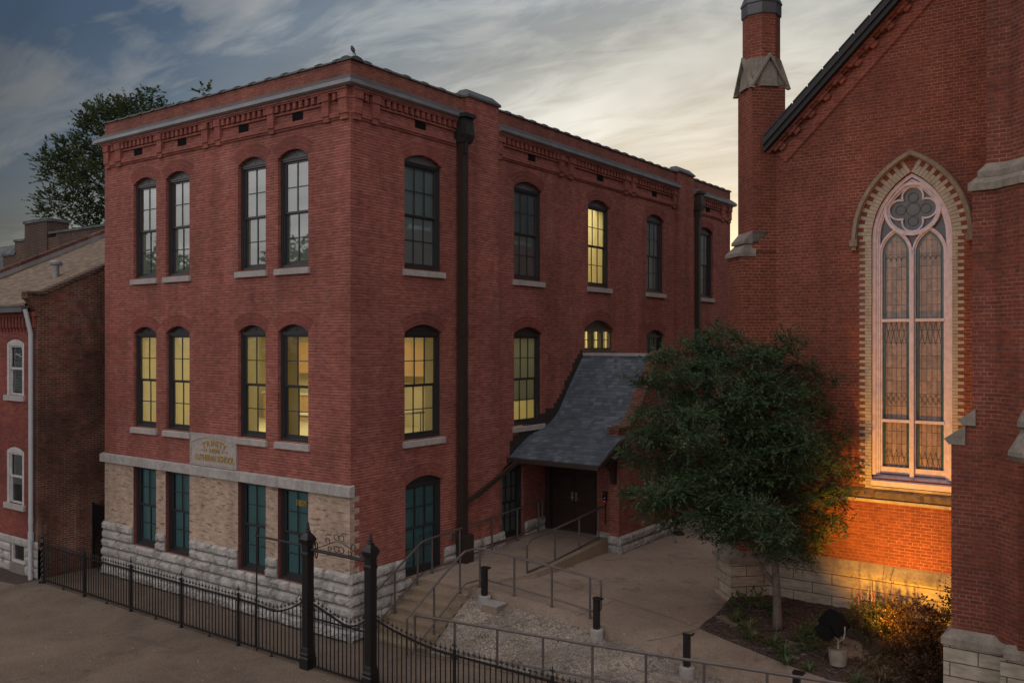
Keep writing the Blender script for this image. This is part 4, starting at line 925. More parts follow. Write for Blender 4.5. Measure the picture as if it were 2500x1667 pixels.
# offsets (weathered stones) on the outer face
A = shift((7.027, 5.387), -.06, -.04)
frustum(cs, dq(A, .42, .80), dq(A, .42, .80), 8.72, 8.80); frustum(cs, dq(A, .42, .80), dq(shift((7.027, 5.387), .16, .04), .25, .66), 8.80, 9.02)
A = shift((7.027, 5.387), .10, -.0)
frustum(cs, dq(A, .34, .76), dq(A, .34, .76), 9.02, 9.09); frustum(cs, dq(A, .34, .76), dq(shift((7.23, 5.59), .0, .0), .45, .78), 9.09, 9.30)
cs.build('weathering_stones', 'capstone', tuo)
# gableted stone cap, octagonal shaft, metal cap
cx_, cy_ = 7.23, 5.59 + .80 * .7071 * 1.0 + 0.0
cx_ = 7.23; cy_ = 5.59 + .5657
gc = MB(); h_ = .4
for k in range(4):
    a = math.radians(-45 + 90 * k); nx, ny = math.cos(a), math.sin(a); tx, ty = -ny, nx
    def Q(t, o, z): return (cx_ + nx * (h_ + o) + tx * t, cy_ + ny * (h_ + o) + ty * t, z)
    gc.add([Q(-.40, .0, 12.62), Q(.40, .0, 12.62), Q(0, .0, 13.30), Q(-.40, -.3, 12.62), Q(.40, -.3, 12.62), Q(0, -.3, 13.30)], [(0, 1, 2), (3, 5, 4), (0, 3, 4, 1), (1, 4, 5, 2), (2, 5, 3, 0)])
    for s in (-1, 1):   # raking mouldings
        gc.add([Q(s * .50, .09, 12.56), Q(s * .44, .09, 12.56), Q(0, .09, 13.28), Q(0, .09, 13.38), Q(s * .50, -.02, 12.56), Q(s * .44, -.02, 12.56), Q(0, -.02, 13.28), Q(0, -.02, 13.38)], [(0, 1, 2, 3), (4, 7, 6, 5), (0, 4, 5, 1), (1, 5, 6, 2), (0, 3, 7, 4)])
    gc.tube([Q(.09 * math.cos(q * math.pi / 6), .004, 12.86 + .10 * math.sin(q * math.pi / 6)) for q in range(12)], .014, 5, closed=True)
gc.lathe(cx_, cy_, [(.50, 12.62), (.47, 12.9), (.43, 13.25), (.42, 13.36)], 8, math.radians(22.5))
gc.build('gableted_cap', 'capstone', tuo)
oc = MB(); oc.lathe(cx_, cy_, [(.425, 13.3), (.425, 14.42)], 8, math.radians(22.5)); oc.build('octagonal_shaft', 'church', tuo)
mc = MB(); mc.lathe(cx_, cy_, [(.445, 14.30), (.455, 14.32), (.455, 14.56), (.475, 14.58), (.475, 14.60), (.40, 14.78), (.30, 15.1), (.16, 15.7), (.05, 16.1)], 8, math.radians(22.5)); mc.build('metal_spirelet', 'flash2', tuo)
fs_ = MB()   # stepped flashing between turret and roof
e = .7071
for k in range(8):
    s0 = .80 - .62 * (8 - k) / 8; z0 = 11.10 + .09 * k; x0, y0 = 7.23 + e * (.12 + .085 * (7 - k) * .0 + .66 * (1 - (8 - k) / 8) * 0), 5.59
for k in range(9):
    u0 = .40 + .40 * max(0, (k - 2)) / 7 * .85 if k > 3 else .42 + .0 * k
    u0 = {0: .46, 1: .38, 2: .36, 3: .40, 4: .46, 5: .50, 6: .55, 7: .58, 8: .64}[k] - .05
    z0 = 11.10 + k * .082
    p0 = (7.23 + e * u0 + .006, 5.59 + e * u0 - .006); p1 = (7.23 + e * .81 + .006, 5.59 + e * .81 - .006)
    fs_.add([(p0[0], p0[1], z0), (p1[0], p1[1], z0), (p1[0], p1[1], z0 + .084), (p0[0], p0[1], z0 + .084), (p0[0] + .02, p0[1] - .02, z0), (p1[0] + .02, p1[1] - .02, z0), (p1[0] + .02, p1[1] - .02, z0 + .084), (p0[0] + .02, p0[1] - .02, z0 + .084)], [(0, 1, 2, 3), (4, 7, 6, 5), (0, 4, 5, 1), (1, 5, 6, 2), (2, 6, 7, 3), (3, 7, 4, 0)])
fs_.build('stepped_flashing', 'blackroof', ch)
# window quoins and arch bricks
qb = MB(TC); rb = MB(TC); z = 3.62; k = 0
while z < ZS - .03:
    lo_ = .25 if k % 2 else .135
    qb.box(9.73 - lo_, 9.728, -.01, .006, z + .004, z + .065); qb.box(11.312, 11.31 + lo_ - .03, -.01, .006, z + .004, z + .065); z += .069; k += 1
cA = (wd[1], ZS); r0, r1 = 1.585, 1.585 + .30; th = math.acos(.79 / 1.58); n = 22
for side in (0, 1):
    for i in range(n):
        a0 = math.pi - (th + 0.0) * 0 - (math.pi - (math.pi - th)) * (i + .06) / n; a1 = math.pi - th * (i + .94) / n
        for (ra, rb_, tgt) in (((r0, r1, qb),) if i % 2 else ((r0, r0 + .17, qb), (r0 + .175, r1, rb))):
            q = [(cA[0] + r * math.cos(a), ZS + r * math.sin(a)) for r, a in ((ra, a0), (rb_, a0), (rb_, a1), (ra, a1))]
            if side: q = [(2 * 10.52 - x_, z_) for x_, z_ in q]
            tgt.prism(q, -.01, .007, lambda p, o: (p[0], o, p[1]))
rb.build('arch_red_bricks', 'redblock', ch); qb.build('cream_quoins', 'cream', ch)
hm = MB(TC); hp = [(x_, z_) for x_, z_ in gothic_pts(*wd, ZS, 16, 0.0)]
hp = [(11.31 + 1.93 * math.cos(math.pi - .0 - t), ZS + 1.93 * math.sin(math.pi - t)) for t in [math.acos(.79 / 1.93) * i / 18 for i in range(19)]]
hp = hp + [(2 * 10.52 - x_, z_) for x_, z_ in hp[:-1][::-1]]
hm.ribbon(hp, .075, -.02, .12); hm.ribbon([(x_, z_) for x_, z_ in hp], .115, -.02, .06)
hm.box(9.30, 9.46, -.02, .16, 8.84, 8.98); hm.box(9.33, 9.43, -.02, .12, 8.76, 8.84); hm.box(11.58, 11.74, -.02, .16, 8.84, 8.98); hm.build('hood_mould', 'hood', ch)
# tracery
tr = MB(TC)
def off_gothic(d, z0): 
    pts = gothic_pts(wd[0] + d, wd[1] - d, ZS, 14); return [(wd[0] + d, z0)] + pts + [(wd[1] - d, z0)]
for d, w_, o0, o1 in ((.035, .07, -.28, -.06), (.09, .045, -.28, -.10), (.125, .03, -.28, -.135)): tr.ribbon(off_gothic(d, 3.9), w_, o0, o1)
cxm = 10.52; lan = []
for x0, x1 in ((9.915, 10.455), (10.585, 11.125)):
    g_ = gothic_pts(x0, x1, 8.64, 12); lan.append((x0, x1, g_))
    pth = [(x0, 3.95)] + g_ + [(x1, 3.95)]
    tr.ribbon(pth, (.035, .0), -.28, -.145); tr.ribbon(pth, (.07, -.035), -.28, -.11)
tr.box(10.48, 10.56, -.28, -.07, 3.86, 8.62)
circ = lambda r, n=36, cx=10.52, cz=9.585: [(cx + r * math.cos(2 * math.pi * i / n), cz + r * math.sin(2 * math.pi * i / n)) for i in range(n)]
tr.ribbon(circ(.535), .06, -.28, -.09, True); tr.ribbon(circ(.49), .035, -.28, -.13, True)
# quatrefoil
qp = []
for k in range(4):
    a0 = math.radians(90 * k); cx0, cz0 = 10.52 + .265 * math.cos(a0), 9.585 + .265 * math.sin(a0)
    for i in range(13):
        t = a0 + math.radians(-112 + 224 * i / 12); qp.append((cx0 + .19 * math.cos(t), cz0 + .19 * math.sin(t)))
tr.ribbon(qp, (.0, .035), -.28, -.15, True)
for zt in (7.23, 5.08): tr.box(9.90, 10.48, -.27, -.12, zt - .03, zt + .03); tr.box(10.56, 11.14, -.27, -.12, zt - .03, zt + .03)
for x0, x1 in ((9.90, 10.48), (10.56, 11.14)): tr.box(x0, x1, -.27, -.14, 3.95, 4.09)
wo_ = tr.build('window', 'stonepaint', ch)
sl_ = MB(TC); sl_.add([(9.732, -.28, 3.95), (11.308, -.28, 3.95), (11.308, .05, 3.80), (9.732, .05, 3.80), (9.732, -.28, 3.69), (11.308, -.28, 3.69), (11.308, .05, 3.69), (9.732, .05, 3.69)], [(0, 1, 2, 3), (4, 7, 6, 5), (3, 2, 6, 7), (0, 3, 7, 4), (1, 5, 6, 2)]); sl_.build('sill', 'stonepaint', wo_)
gl = MB(TC)
for x0, x1, g_ in lan: gl.quad(*[(p[0], -.20, p[1]) for p in [(x0, 3.95)] + g_ + [(x1, 3.95)]])
gl.build('stained_pane', 'stained', wo_)
gb = MB(TC)
for x0, x1, g_ in lan: gb.ribbon([(x0, 4.05)] + g_ + [(x1, 4.05)], (.0, .055), -.197, -.193)
gb.build('teal_border', 'teal_glass', wo_)
gg = MB(TC); gg.quad(*[(p[0], -.22, p[1]) for p in [(wd[0] + .05, 8.2)] + gothic_pts(wd[0] + .05, wd[1] - .05, ZS, 12) + [(wd[1] - .05, 8.2)]]); gg.build('rose_pane', 'grey_glass', wo_)
ll = MB(TC)
for x0, x1, g_ in lan:
    ll.ribbon([(x0 + .057, 4.06), (x0 + .057, 8.7)], .012, -.192, -.185); ll.ribbon([(x1 - .057, 4.06), (x1 - .057, 8.7)], .012, -.192, -.185)
    W_ = (x1 - x0 - .114); n = 4
    for zc0, hh in ((6.95, .24), (5.55, .10), (4.25, .2)):
        for i in range(n + 1):
            xm = x0 + .057 + W_ * i / n
            for s in (-1, 1):
                pts = [(xm + s * W_ / n * .5 * (1 - abs(t)) * 1, zc0 + hh * t) for t in (-1, -.5, 0, .5, 1)]
                pts = [(min(max(p[0], x0 + .057), x1 - .057), p[1]) for p in pts]; ll.ribbon(pts, .006, -.192, -.186)
    for i in range(n):     # little pointed heads
        xa = x0 + .057 + W_ * i / n; xb = xa + W_ / n; g2 = gothic_pts(xa, xb, 8.5, 5); ll.ribbon(g2, .008, -.192, -.186)
for a0 in range(4):
    a_ = math.radians(90 * a0); ll.ribbon(circ(.10, 20, 10.52 + .25 * math.cos(a_), 9.585 + .25 * math.sin(a_)), .014, -.215, -.205, True)
ll.ribbon(circ(.135, 24), .014, -.215, -.205, True); ll.build('lead_cames', 'leadline', wo_)
# big stepped buttress tower at the right
tw_ = root('church_tower', (14, 4, 0), 'tall red brick church tower with stepped stone buttress offsets at right edge', 'tower')
def plan(x0, y0, x2=12.54): return [(x0, y0), (x2, y0), (x2 + .39, y0 - .39), (19, y0 - .39), (19, 9.0), (x0, 9.0)]
def ext(mb, pl, z0, z1, pl2=None):
    n = len(pl); pl2 = pl2 or pl; mb.add([(a, b, z0) for a, b in pl] + [(a, b, z1) for a, b in pl2], [tuple(range(n))[::-1], tuple(range(n, 2 * n))] + [(i, (i + 1) % n, n + (i + 1) % n, n + i) for i in range(n)])
t1 = MB(); ext(t1, plan(11.90, 2.40), 1.9, 5.08); ext(t1, plan(12.10, 2.41, 12.545), 5.08, 5.42); ext(t1, plan(12.215, 2.42, 12.55), 5.40, 9.30); ext(t1, plan(12.41, 2.52, 12.75), 9.30, 22)
t1.build('brick_shaft', 'tower', tw_)
t2 = MB(); ext(t2, [(11.80, 2.27), (12.67, 2.27), (12.67, 2.05), (19, 2.0), (19, 9), (11.80, 9)], -.1, 1.72); t2.build('stone_plinth', 'churchstone', tw_)
t3 = MB(); ext(t3, [(11.77, 2.22), (12.70, 2.22), (12.72, 2.0), (19, 1.95), (19, 9), (11.77, 9)], 1.721, 1.83); ext(t3, [(11.77, 2.22), (12.70, 2.22), (12.72, 2.0), (19, 1.95), (19, 9), (11.77, 9)], 1.83, 1.96, [(11.895, 2.38), (12.6, 2.38), (12.9, 2.04), (19, 2.0), (19, 9), (11.895, 9)])
t3.build('plinth_cap', 'capstone', tw_); t3 = MB()
# lower offsets
for (x0, x1, xa, z0, z1, zt) in ((11.79, 12.115, 12.115, 5.05, 5.14, 5.38), (12.0, 12.27, 12.27, 5.38, 5.46, 5.66)):
    t3.add([(x0 + .08, 2.37, z0), (x1, 2.37, z0), (x0, 2.37, z1), (x1, 2.37, z1), (x1, 2.37, zt), (x0 + .08, 6.2, z0), (x1, 6.2, z0), (x0, 6.2, z1), (x1, 6.2, z1), (x1, 6.2, zt)], [(0, 1, 3, 4, 2), (5, 7, 9, 8, 6), (0, 5, 6, 1), (2, 4, 9, 7), (0, 2, 7, 5), (1, 6, 8, 3), (3, 8, 9, 4)])
t3.build('lower_weathering_stones', 'capstone', tw_); t3 = MB()
def capring(z0, z1, zt, ex, base, x2):
    o = plan(base[0] - ex, base[1] - ex, x2); i_ = plan(base[2], base[3], x2 + .1); ext(t3, o, z0, z1); ext(t3, o, z1, zt, i_)
capring(9.28, 9.40, 9.56, .06, (12.215, 2.42, 12.32, 2.50), 12.56); capring(9.50, 9.60, 9.74, .0, (12.29, 2.44, 12.41, 2.52), 12.62)
t3.build('weathering_stones', 'capstone', tw_)
t4 = MB(); t4.lathe(13.25, 1.35, [(.34, 4.98), (.40, 5.06), (.40, 5.12), (.24, 5.40), (.22, 5.46), (.28, 5.50), (.27, 5.58), (.2, 5.74), (.05, 5.85)], 8, .39); t4.box(13.1, 13.7, 1.3, 2.1, 2.0, 4.99)
t4.build('stone_pinnacle', 'capstone', tw_)
# ================================================================== LEFT HOUSE
XH, YH = -11.1, -1.5
ho = root('row_house', (-13.5, 2, 0), 'old red brick row house with brown shingle roof and white windows beside the school', 'house')
TH = T_front(-YH * -1)
TH = lambda p: (p[0], YH - p[1], p[2])
hw = MB(TH); hops = [(-15.3, -14.3, 5.20, 6.72, .12), (-12.95, -11.92, 5.20, 6.72, .12)]; hops2 = [(-15.3, -14.3, 2.02, 3.56, .12), (-12.95, -11.92, 2.02, 3.56, .12)]
wall_band(hw, -18.4, XH - .332, 1.06, 4.4, hops2, .15); wall_band(hw, -18.4, XH - .332, 4.4, 7.75, hops, .15); hwo = hw.build('front_wall', 'housefront', ho)
hv, hb = MB(TH), MB(TH)
for a, b, zb, zs, h in hops + hops2: voussoirs(hv, hb, a, b, zs, h, 2, .11)
hv.build('brick_arches', 'housefront', ho); hb.build('arch_joints', 'mortar', ho)
sw = MB(T_side(XH)); zt = lambda y: 8.10 + .48 * (y + 1.38)
sw.prism([(YH - .0, 0), (YH, 7.6), (YH - .22, 7.95), (YH - .30, 8.0), (YH - .30, 8.12), (YH + .15, 8.12), (5, zt(5)), (10, zt(5) - 2.2), (10, 0)], -.33, 0, lambda p, o: (p[0], o, p[1])); sw.build('gable_wall', 'old', ho)
cg = MB(T_side(XH)); cg.ribbon([(YH + .12, 8.16), (5, zt(5) + .04)], .10, -.35, .035); cg.ribbon([(YH - .30, 8.16), (YH + .14, 8.16)], .09, -.34, .03); cg.build('rowlock_coping', 'farbrick', ho)
rz_ = lambda y: 7.86 + .475 * (y + 1.7)
r_ = MB(); r_.add([(-18.1, -1.72, rz_(-1.72)), (-11.42, -1.72, rz_(-1.72)), (-11.42, 5, rz_(5)), (-18.1, 5, rz_(5)), (-18.1, -1.72, rz_(-1.72) - .1), (-11.42, -1.72, rz_(-1.72) - .1), (-11.42, 5, rz_(5) - .1), (-18.1, 5, rz_(5) - .1)], [(0, 1, 2, 3), (4, 7, 6, 5), (0, 4, 5, 1)]); r_.quad((-18.1, 5, rz_(5)), (-11.42, 5, rz_(5)), (-11.42, 10, rz_(5) - 2.4), (-18.1, 10, rz_(5) - 2.4)); r_.build('shingle_roof', 'brownshingle', ho)
fp = MB(T_side(-18.1)); fz_ = lambda y: rz_(y) + .30
fp.prism([(YH - .1, rz_(YH) - .3), (YH - .1, fz_(YH)), (5, fz_(5)), (5, rz_(5) - .3)], -.3, 0, lambda p, o: (p[0], o, p[1])); fp.build('far_parapet', 'old', ho)
ff = MB(T_side(-18.09)); ff.prism([(YH - .1, rz_(YH) + .0), (YH - .1, rz_(YH) + .17), (5, rz_(5) + .17), (5, rz_(5))], 0, .02, lambda p, o: (p[0], o, p[1])); ff.build('parapet_flashing', 'flash', ho)
gt = MB(TH); gt.box(-18.4, -11.45, .16, .30, 7.62, 7.78); gt.box(-18.4, -11.45, .15, .33, 7.78, 7.81); gt.build('gutter', 'flash2', ho)
hc = MB(TH)
hc.box(-18.4, XH, 0, .10, 7.50, 7.62)
x = -18.3
while x < XH - .1: hc.box(x, x + .11, 0, .08, 7.18, 7.50); hc.box(x + .02, x + .09, 0, .04, 7.08, 7.179); x += .2
hc.build('corbel_table', 'housefront', ho)
for a, b, zb, zs, h in hops + hops2:
    f = MB(TH); T_ = TH
    f.box(a, a + .11, -.15, -.0, zb, zs); f.box(b - .11, b, -.15, -.0, zb, zs); f.box(a + .11, b - .11, -.15, -.01, zs - .06, zs); f.prism([(a, zs)] + arc_pts(a, b, zs, h)[0] + [(b, zs)], -.13, -.0, lambda p, o: (p[0], o, p[1]))
    zm = (zb + zs) / 2
    for q0, q1, oo in ((zm, zs - .06, -.04), (zb, zm + .03, -.07)):
        f.box(a + .11, a + .17, oo - .03, oo, q0, q1); f.box(b - .17, b - .11, oo - .03, oo, q0, q1); f.box(a + .17, b - .17, oo - .03, oo, q0, q0 + .06); f.box(a + .17, b - .17, oo - .03, oo, q1 - .05, q1)
    fo = f.build('window', 'whitepaint', ho)
    bl_ = MB(TH); z = zb + (.1 if zb > 4 else .55)
    while z < zs - .05: bl_.box(a + .15, b - .15, -.13, -.115, z, z + .034); z += .045
    bl_.build('slatted_blind', 'blind', fo)
    g = MB(TH); g.quad((a + .15, -.095, zb), (b - .15, -.095, zb), (b - .15, -.095, zs), (a + .15, -.095, zs)); g.build('pane', 'glass', fo)
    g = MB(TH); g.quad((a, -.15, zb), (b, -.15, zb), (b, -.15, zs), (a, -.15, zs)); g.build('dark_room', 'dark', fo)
    s = MB(TH); s.box(a - .1, b + .1, -.1, .07, zb - .16, zb); s.build('sill', 'sill', fo)
hs = MB(TH); jb = MB(TH)
for i, (z0, z1) in enumerate(((0, .3), (.3, .56), (.56, .82))):
    rock_course(hs, -18.4, -12.72, z0, z1, 400 + i, .05, .4, .8); rock_course(hs, -11.86, XH, z0, z1, 410 + i, .05, .3, .6)
rock_course(hs, -18.4, XH, .82, 1.06, 420, .03, .9, 1.5, rough=.2); jb.box(-18.4, -12.72, -.1, .01, 0, .85); jb.box(-11.86, XH, -.1, .01, 0, .85); jb.box(-12.72, -11.86, -.1, .03, 0, .30)
hs.T = lambda p: (XH + p[1], p[0], p[2])
hs.build('stone_base', 'stone', ho); jb.build('base_joints', 'joint', ho)
bw_ = MB(TH); bw_.box(-12.72, -12.62, -.1, -.02, .3, .82); bw_.box(-11.96, -11.86, -.1, -.02, .3, .82); bw_.box(-12.62, -11.96, -.1, -.02, .3, .37); bwo = bw_.build('basement_window', 'whitepaint', ho)
g = MB(TH); g.quad((-12.62, -.08, .3), (-11.96, -.08, .3), (-11.96, -.08, .82), (-12.62, -.08, .82)); g.build('pane', 'dark', bwo)
dp = MB(TH); dp.tube([(-11.35, .24, 7.7), (-11.32, .16, 7.3), (-11.31, .10, 7.0), (-11.31, .10, 1.3), (-11.31, .12, .9), (-11.27, .13, -.0)], .062, 10); dp.tube([(-11.31, .10, 1.35), (-11.31, .10, 1.1)], .078, 10); dp.tube([(-11.31, .10, 1.75), (-11.31, .10, 1.6)], .07, 10); dp.build('downspout', 'pipe', ho)
vp = MB(); vx_, vy_ = -13.75, .35
vp.lathe(vx_, vy_, [(.10, 8.6), (.10, 9.2), (.19, 9.22), (.20, 9.30), (.15, 9.36), (.02, 9.38)], 12); vp.build('roof_vent', 'flash', ho)
# ================================================================== FAR HOUSE
fh = root('chimney_house', (-27, 9, 0), 'distant dark brick house with stepped chimney gable and slate mansard roof', 'house')
f = MB(); f.box(-27.75, -25.7, 6, 7, 9, 12.2); f.box(-28.8, -24.6, 6.05, 7, 0, 11.45); f.box(-30.1, -22, 6.1, 7.0, 0, 10.85); f.box(-25.0, -16, 6.06, 6.5, 9, 11.6); f.build('gable_wall', 'farbrick', fh)
f = MB(); f.box(-27.82, -25.63, 5.95, 7.05, 12.2, 12.33); f.box(-28.85, -27.7, 6.0, 7.05, 11.45, 11.55); f.box(-30.15, -28.7, 6.05, 7.05, 10.85, 10.95); f.box(-25.6, -16, 6.0, 6.6, 11.6, 11.70); f.build('stone_coping', 'farslate', fh)
f = MB(); f.add([(-40, 7.0, 8.5), (-26, 7.0, 8.5), (-26, 9.2, 12.1), (-40, 9.2, 12.0), (-26, 14, 12.1), (-40, 14, 12.0)], [(0, 1, 2, 3), (3, 2, 4, 5)]); f.box(-40, -26, 7.0, 14, 0, 8.5); f.build('slate_roof', 'farslate', fh)
# ================================================================== GROUND
def lerp(pts, x):
    if x <= pts[0][0]: return pts[0][1]
    for (a, u), (b, v) in zip(pts[:-1], pts[1:]):
        if x <= b: return u + (v - u) * (x - a) / (b - a)
    return pts[-1][1]
g = MB(); g.quad((-400, -400, -.06), (400, -400, -.06), (400, 500, -.06), (-400, 500, -.06)); tag(g.build('ground', 'earth'), 'wide flat earth around the lots', None, None, 'structure')
g = MB(); g.quad((-40, -14, 0), (30, -14, 0), (30, 2.2, 0), (-40, 2.2, 0)); g.quad((-11.1, 2.2, 0), (-10.2, 2.2, 0), (-10.2, 14, 0), (-11.1, 14, 0)); tag(g.build('pavement', 'pavement'), None, None, None, 'structure')
g = MB(); g.quad((-18, -3.2, .004), (-11.05, -2.1, .004), (-11.05, -1.45, .004), (-18, -1.45, .004)); tag(g.build('brick_pavers', 'pavers'), None, None, None, 'structure')
FRONT = [(1.8, 1.06), (2.9, 1.0), (4.95, .85), (6.2, .70), (7.5, .50), (8.8, .42), (12, .42)]
BACK = [(1.8, .98), (2.5, .93), (6.9, .80), (12, .74)]
def hz(x, y):
    f = lerp(FRONT, x); b = lerp(BACK, x); t = min(1, max(0, (y - 2.2) / 2.6)); t = t * t * (3 - 2 * t); return f + (b - f) * t
def edge_y(x): return 2.14 + (.0 if x < 7.5 else .0)
tm = MB(); nx, ny = 44, 26; xs = [1.76 + (12.0 - 1.76) * i / nx for i in range(nx + 1)]; ys = [2.16 + (1 - math.cos(j / ny * math.pi / 2)) * 20 for j in range(ny + 1)]
vs = [(x, y, hz(x, y)) for y in ys for x in xs]; fs = [(j * (nx + 1) + i, j * (nx + 1) + i + 1, (j + 1) * (nx + 1) + i + 1, (j + 1) * (nx + 1) + i) for j in range(ny) for i in range(nx)]
k = len(vs); vs += [(x, 2.16, -.05) for x in xs]; fs += [(i + 1, i, k + i, k + i + 1) for i in range(nx)]
tm.add(vs, fs); tag(tm.build('terrace', 'terrace'), None, None, None, 'structure')
# control joints in the slab: real shallow dark strips
jm = MB()
def joint(p, q, w=.012, n=20):
    d = Vector((q[0] - p[0], q[1] - p[1], 0)).normalized(); s = Vector((-d.y, d.x, 0)) * w / 2
    for i in range(n):
        a = (p[0] + (q[0] - p[0]) * i / n, p[1] + (q[1] - p[1]) * i / n); b = (p[0] + (q[0] - p[0]) * (i + 1) / n, p[1] + (q[1] - p[1]) * (i + 1) / n); za, zb = hz(*a) + .006, hz(*b) + .006
        jm.quad((a[0] - s.x, a[1] - s.y, za), (b[0] - s.x, b[1] - s.y, zb), (b[0] + s.x, b[1] + s.y, zb), (a[0] + s.x, a[1] + s.y, za))
joint((2.36, 4.08), (6.86, 3.50)); joint((4.6, 2.18), (4.7, 3.75)); joint((6.86, 3.5), (6.3, 2.2))
tag(jm.build('slab_joints', 'soil'), None, None, None, 'structure')
# entrance ramp
er = MB(); n = 24
def rz2(y): return lerp([(2.0, 1.07), (2.6, 1.075), (4.6, 1.10), (7.1, 1.245), (8.1, 1.25)], y)
for i in range(n):
    y0, y1 = 1.99 + (8.05 - 1.99) * i / n, 1.99 + (8.05 - 1.99) * (i + 1) / n
    x = lambda y: 1.78 if y < 2.3 else (2.34 if y > 4.0 else 1.78 + .56 * (y - 2.3) / 1.7)
    er.quad((.0, y0, rz2(y0)), (x(y0), y0, rz2(y0)), (x(y1), y1, rz2(y1)), (0, y1, rz2(y1)))
    er.quad((x(y0), y0, rz2(y0)), (x(y1), y1, rz2(y1)), (x(y1), y1, .3), (x(y0), y0, .3))
er.quad((0, 1.99, .5), (1.78, 1.99, .5), (1.78, 1.99, 1.069), (0, 1.99, 1.069))
tag(er.build('entrance_ramp', 'terrace'), None, None, None, 'structure')
# curb beside the ramp
cu = MB(); ys_ = [4.7 + (7.46 - 4.7) * i / 12 for i in range(13)]
for a, b in zip(ys_[:-1], ys_[1:]):
    za, zb = rz2(a) + .03, rz2(b) + .03
    cu.add([(2.10, a, .5), (2.38, a, .5), (2.38, b, .5), (2.10, b, .5), (2.10, a, za), (2.38, a, za), (2.38, b, zb), (2.10, b, zb)], [(0, 3, 2, 1), (4, 5, 6, 7), (0, 1, 5, 4), (1, 2, 6, 5), (2, 3, 7, 6), (3, 0, 4, 7)])
tag(cu.build('ramp_curb', 'stepm'), None, None, None, 'structure')
stp = MB()
for k in range(6):
    zt_ = 1.07 - .165 * (k + 1) + .0; y0 = 2.0 - .26 * (k + 1)
    stp.box(.06, 1.78, y0, 2.02, -.1 + .002 * k, zt_); stp.box(.055, 1.785, y0 - .022, y0 + .02, zt_ - .05, zt_ + .001)
stp.box(.05, 1.785, 1.965, 1.988, 1.02, 1.073)
tag(stp.build('steps', 'stepm'), None, None, None, 'structure')
# lower ramp along the fence
lr = MB(); LZ = [(1.6, .004), (9.5, .44), (12, .44)]
for i in range(20):
    x0, x1 = 1.6 + .52 * i, 1.6 + .52 * (i + 1); lr.quad((x0, -1.45, lerp(LZ, x0)), (x1, -1.45, lerp(LZ, x1)), (x1, .42, lerp(LZ, x1)), (x0, .42, lerp(LZ, x0)))
    lr.quad((x0, -1.45, lerp(LZ, x0)), (x1, -1.45, lerp(LZ, x1)), (x1, -1.45, -.05), (x0, -1.45, -.05)); lr.box(x0, x1 - .004, .26, .40, -.05, lerp(LZ, x0) + .05)
tag(lr.build('lower_ramp', 'pavement'), None, None, None, 'structure')
# gravel bank with loose stones
def gz(x, y):
    a = lerp(LZ, x) + .03; b = hz(x, 2.16) - .19; t = (y - .40) / 1.76; s = t * t * (3 - 2 * t) * .55 + t * .45
    e = max(0, 1 - (x - 1.8) / .9); return a + (b - a) * s + .05 * math.sin(3.1 * x + 1) * math.sin(2.3 * y * 1.7) * math.sin(math.pi * t) + .025 * math.sin(9 * x) * math.sin(7 * y + x) * math.sin(math.pi * t) - .10 * e * (1 - t)
gv = MB(); nx, ny = 120, 36
vs = [(1.79 + 7.3 * i / nx, .40 + 1.765 * j / ny, gz(1.79 + 7.3 * i / nx, .40 + 1.765 * j / ny) + rnd.uniform(-.012, .012)) for j in range(ny + 1) for i in range(nx + 1)]
gv.add(vs, [(j * (nx + 1) + i, j * (nx + 1) + i + 1, (j + 1) * (nx + 1) + i + 1, (j + 1) * (nx + 1) + i) for j in range(ny) for i in range(nx)])
gvo = gv.build('gravel_bed', 'gravelbase', None, True); tag(gvo, 'bank of crushed pale gravel between steps and lower ramp', None, None, 'stuff')
pe = MB()
def pebble(mb, x, y, z, r):
    P_ = [Vector((rnd.uniform(-1, 1), rnd.uniform(-1, 1), rnd.uniform(-.7, .7))).normalized() * r * rnd.uniform(.7, 1.2) for _ in range(0)]
    a = rnd.uniform(0, 6); vs = []
    for i in range(4): vs.append((x + r * rnd.uniform(.7, 1.2) * math.cos(a + i * 1.57), y + r * rnd.uniform(.7, 1.2) * math.sin(a + i * 1.57), z))
    vs += [(x + rnd.uniform(-.3, .3) * r, y + rnd.uniform(-.3, .3) * r, z + r * rnd.uniform(.5, .9)), (x, y, z - r * .6)]
    mb.add(vs, [(0, 1, 4), (1, 2, 4), (2, 3, 4), (3, 0, 4), (1, 0, 5), (2, 1, 5), (3, 2, 5), (0, 3, 5)])
for _ in range(9000):
    x = rnd.uniform(1.82, 9.0); y = rnd.uniform(.42, 2.14); pebble(pe, x, y, gz(x, y) + .004, rnd.choice((.010, .013, .016, .018, .024)))
peo = pe.build('loose_gravel', 'peb'); tag(peo, 'loose pale stones strewn over the gravel bank', None, None, 'stuff')
# planting bed
BEDF = [(6.86, 3.50), (8.54, 3.12), (9.71, 2.82), (12.0, 2.40)]
def sz(x, y):
    f = lerp(BEDF, x); t = min(1, max(0, (y - f) / (6 - f))); return hz(x, f) * (1 - t) + .96 * t + .03 + .05 * math.sin(2.7 * x + y) * math.sin(3.3 * y) * math.sin(math.pi * t)
sm = MB(); nx, ny = 70, 40
vs = []
for j in range(ny + 1):
    for i in range(nx + 1):
        x = 6.86 + 5.1 * i / nx; f = lerp(BEDF, x); y = f + (6.02 - f) * j / ny; vs.append((x, y, sz(x, y) + rnd.uniform(-.012, .016) - (.03 if j == 0 else 0)))
sm.add(vs, [(j * (nx + 1) + i, j * (nx + 1) + i + 1, (j + 1) * (nx + 1) + i + 1, (j + 1) * (nx + 1) + i) for j in range(ny) for i in range(nx)])
tag(sm.build('garden_soil', 'soil'), None, None, None, 'structure')
mu = MB()
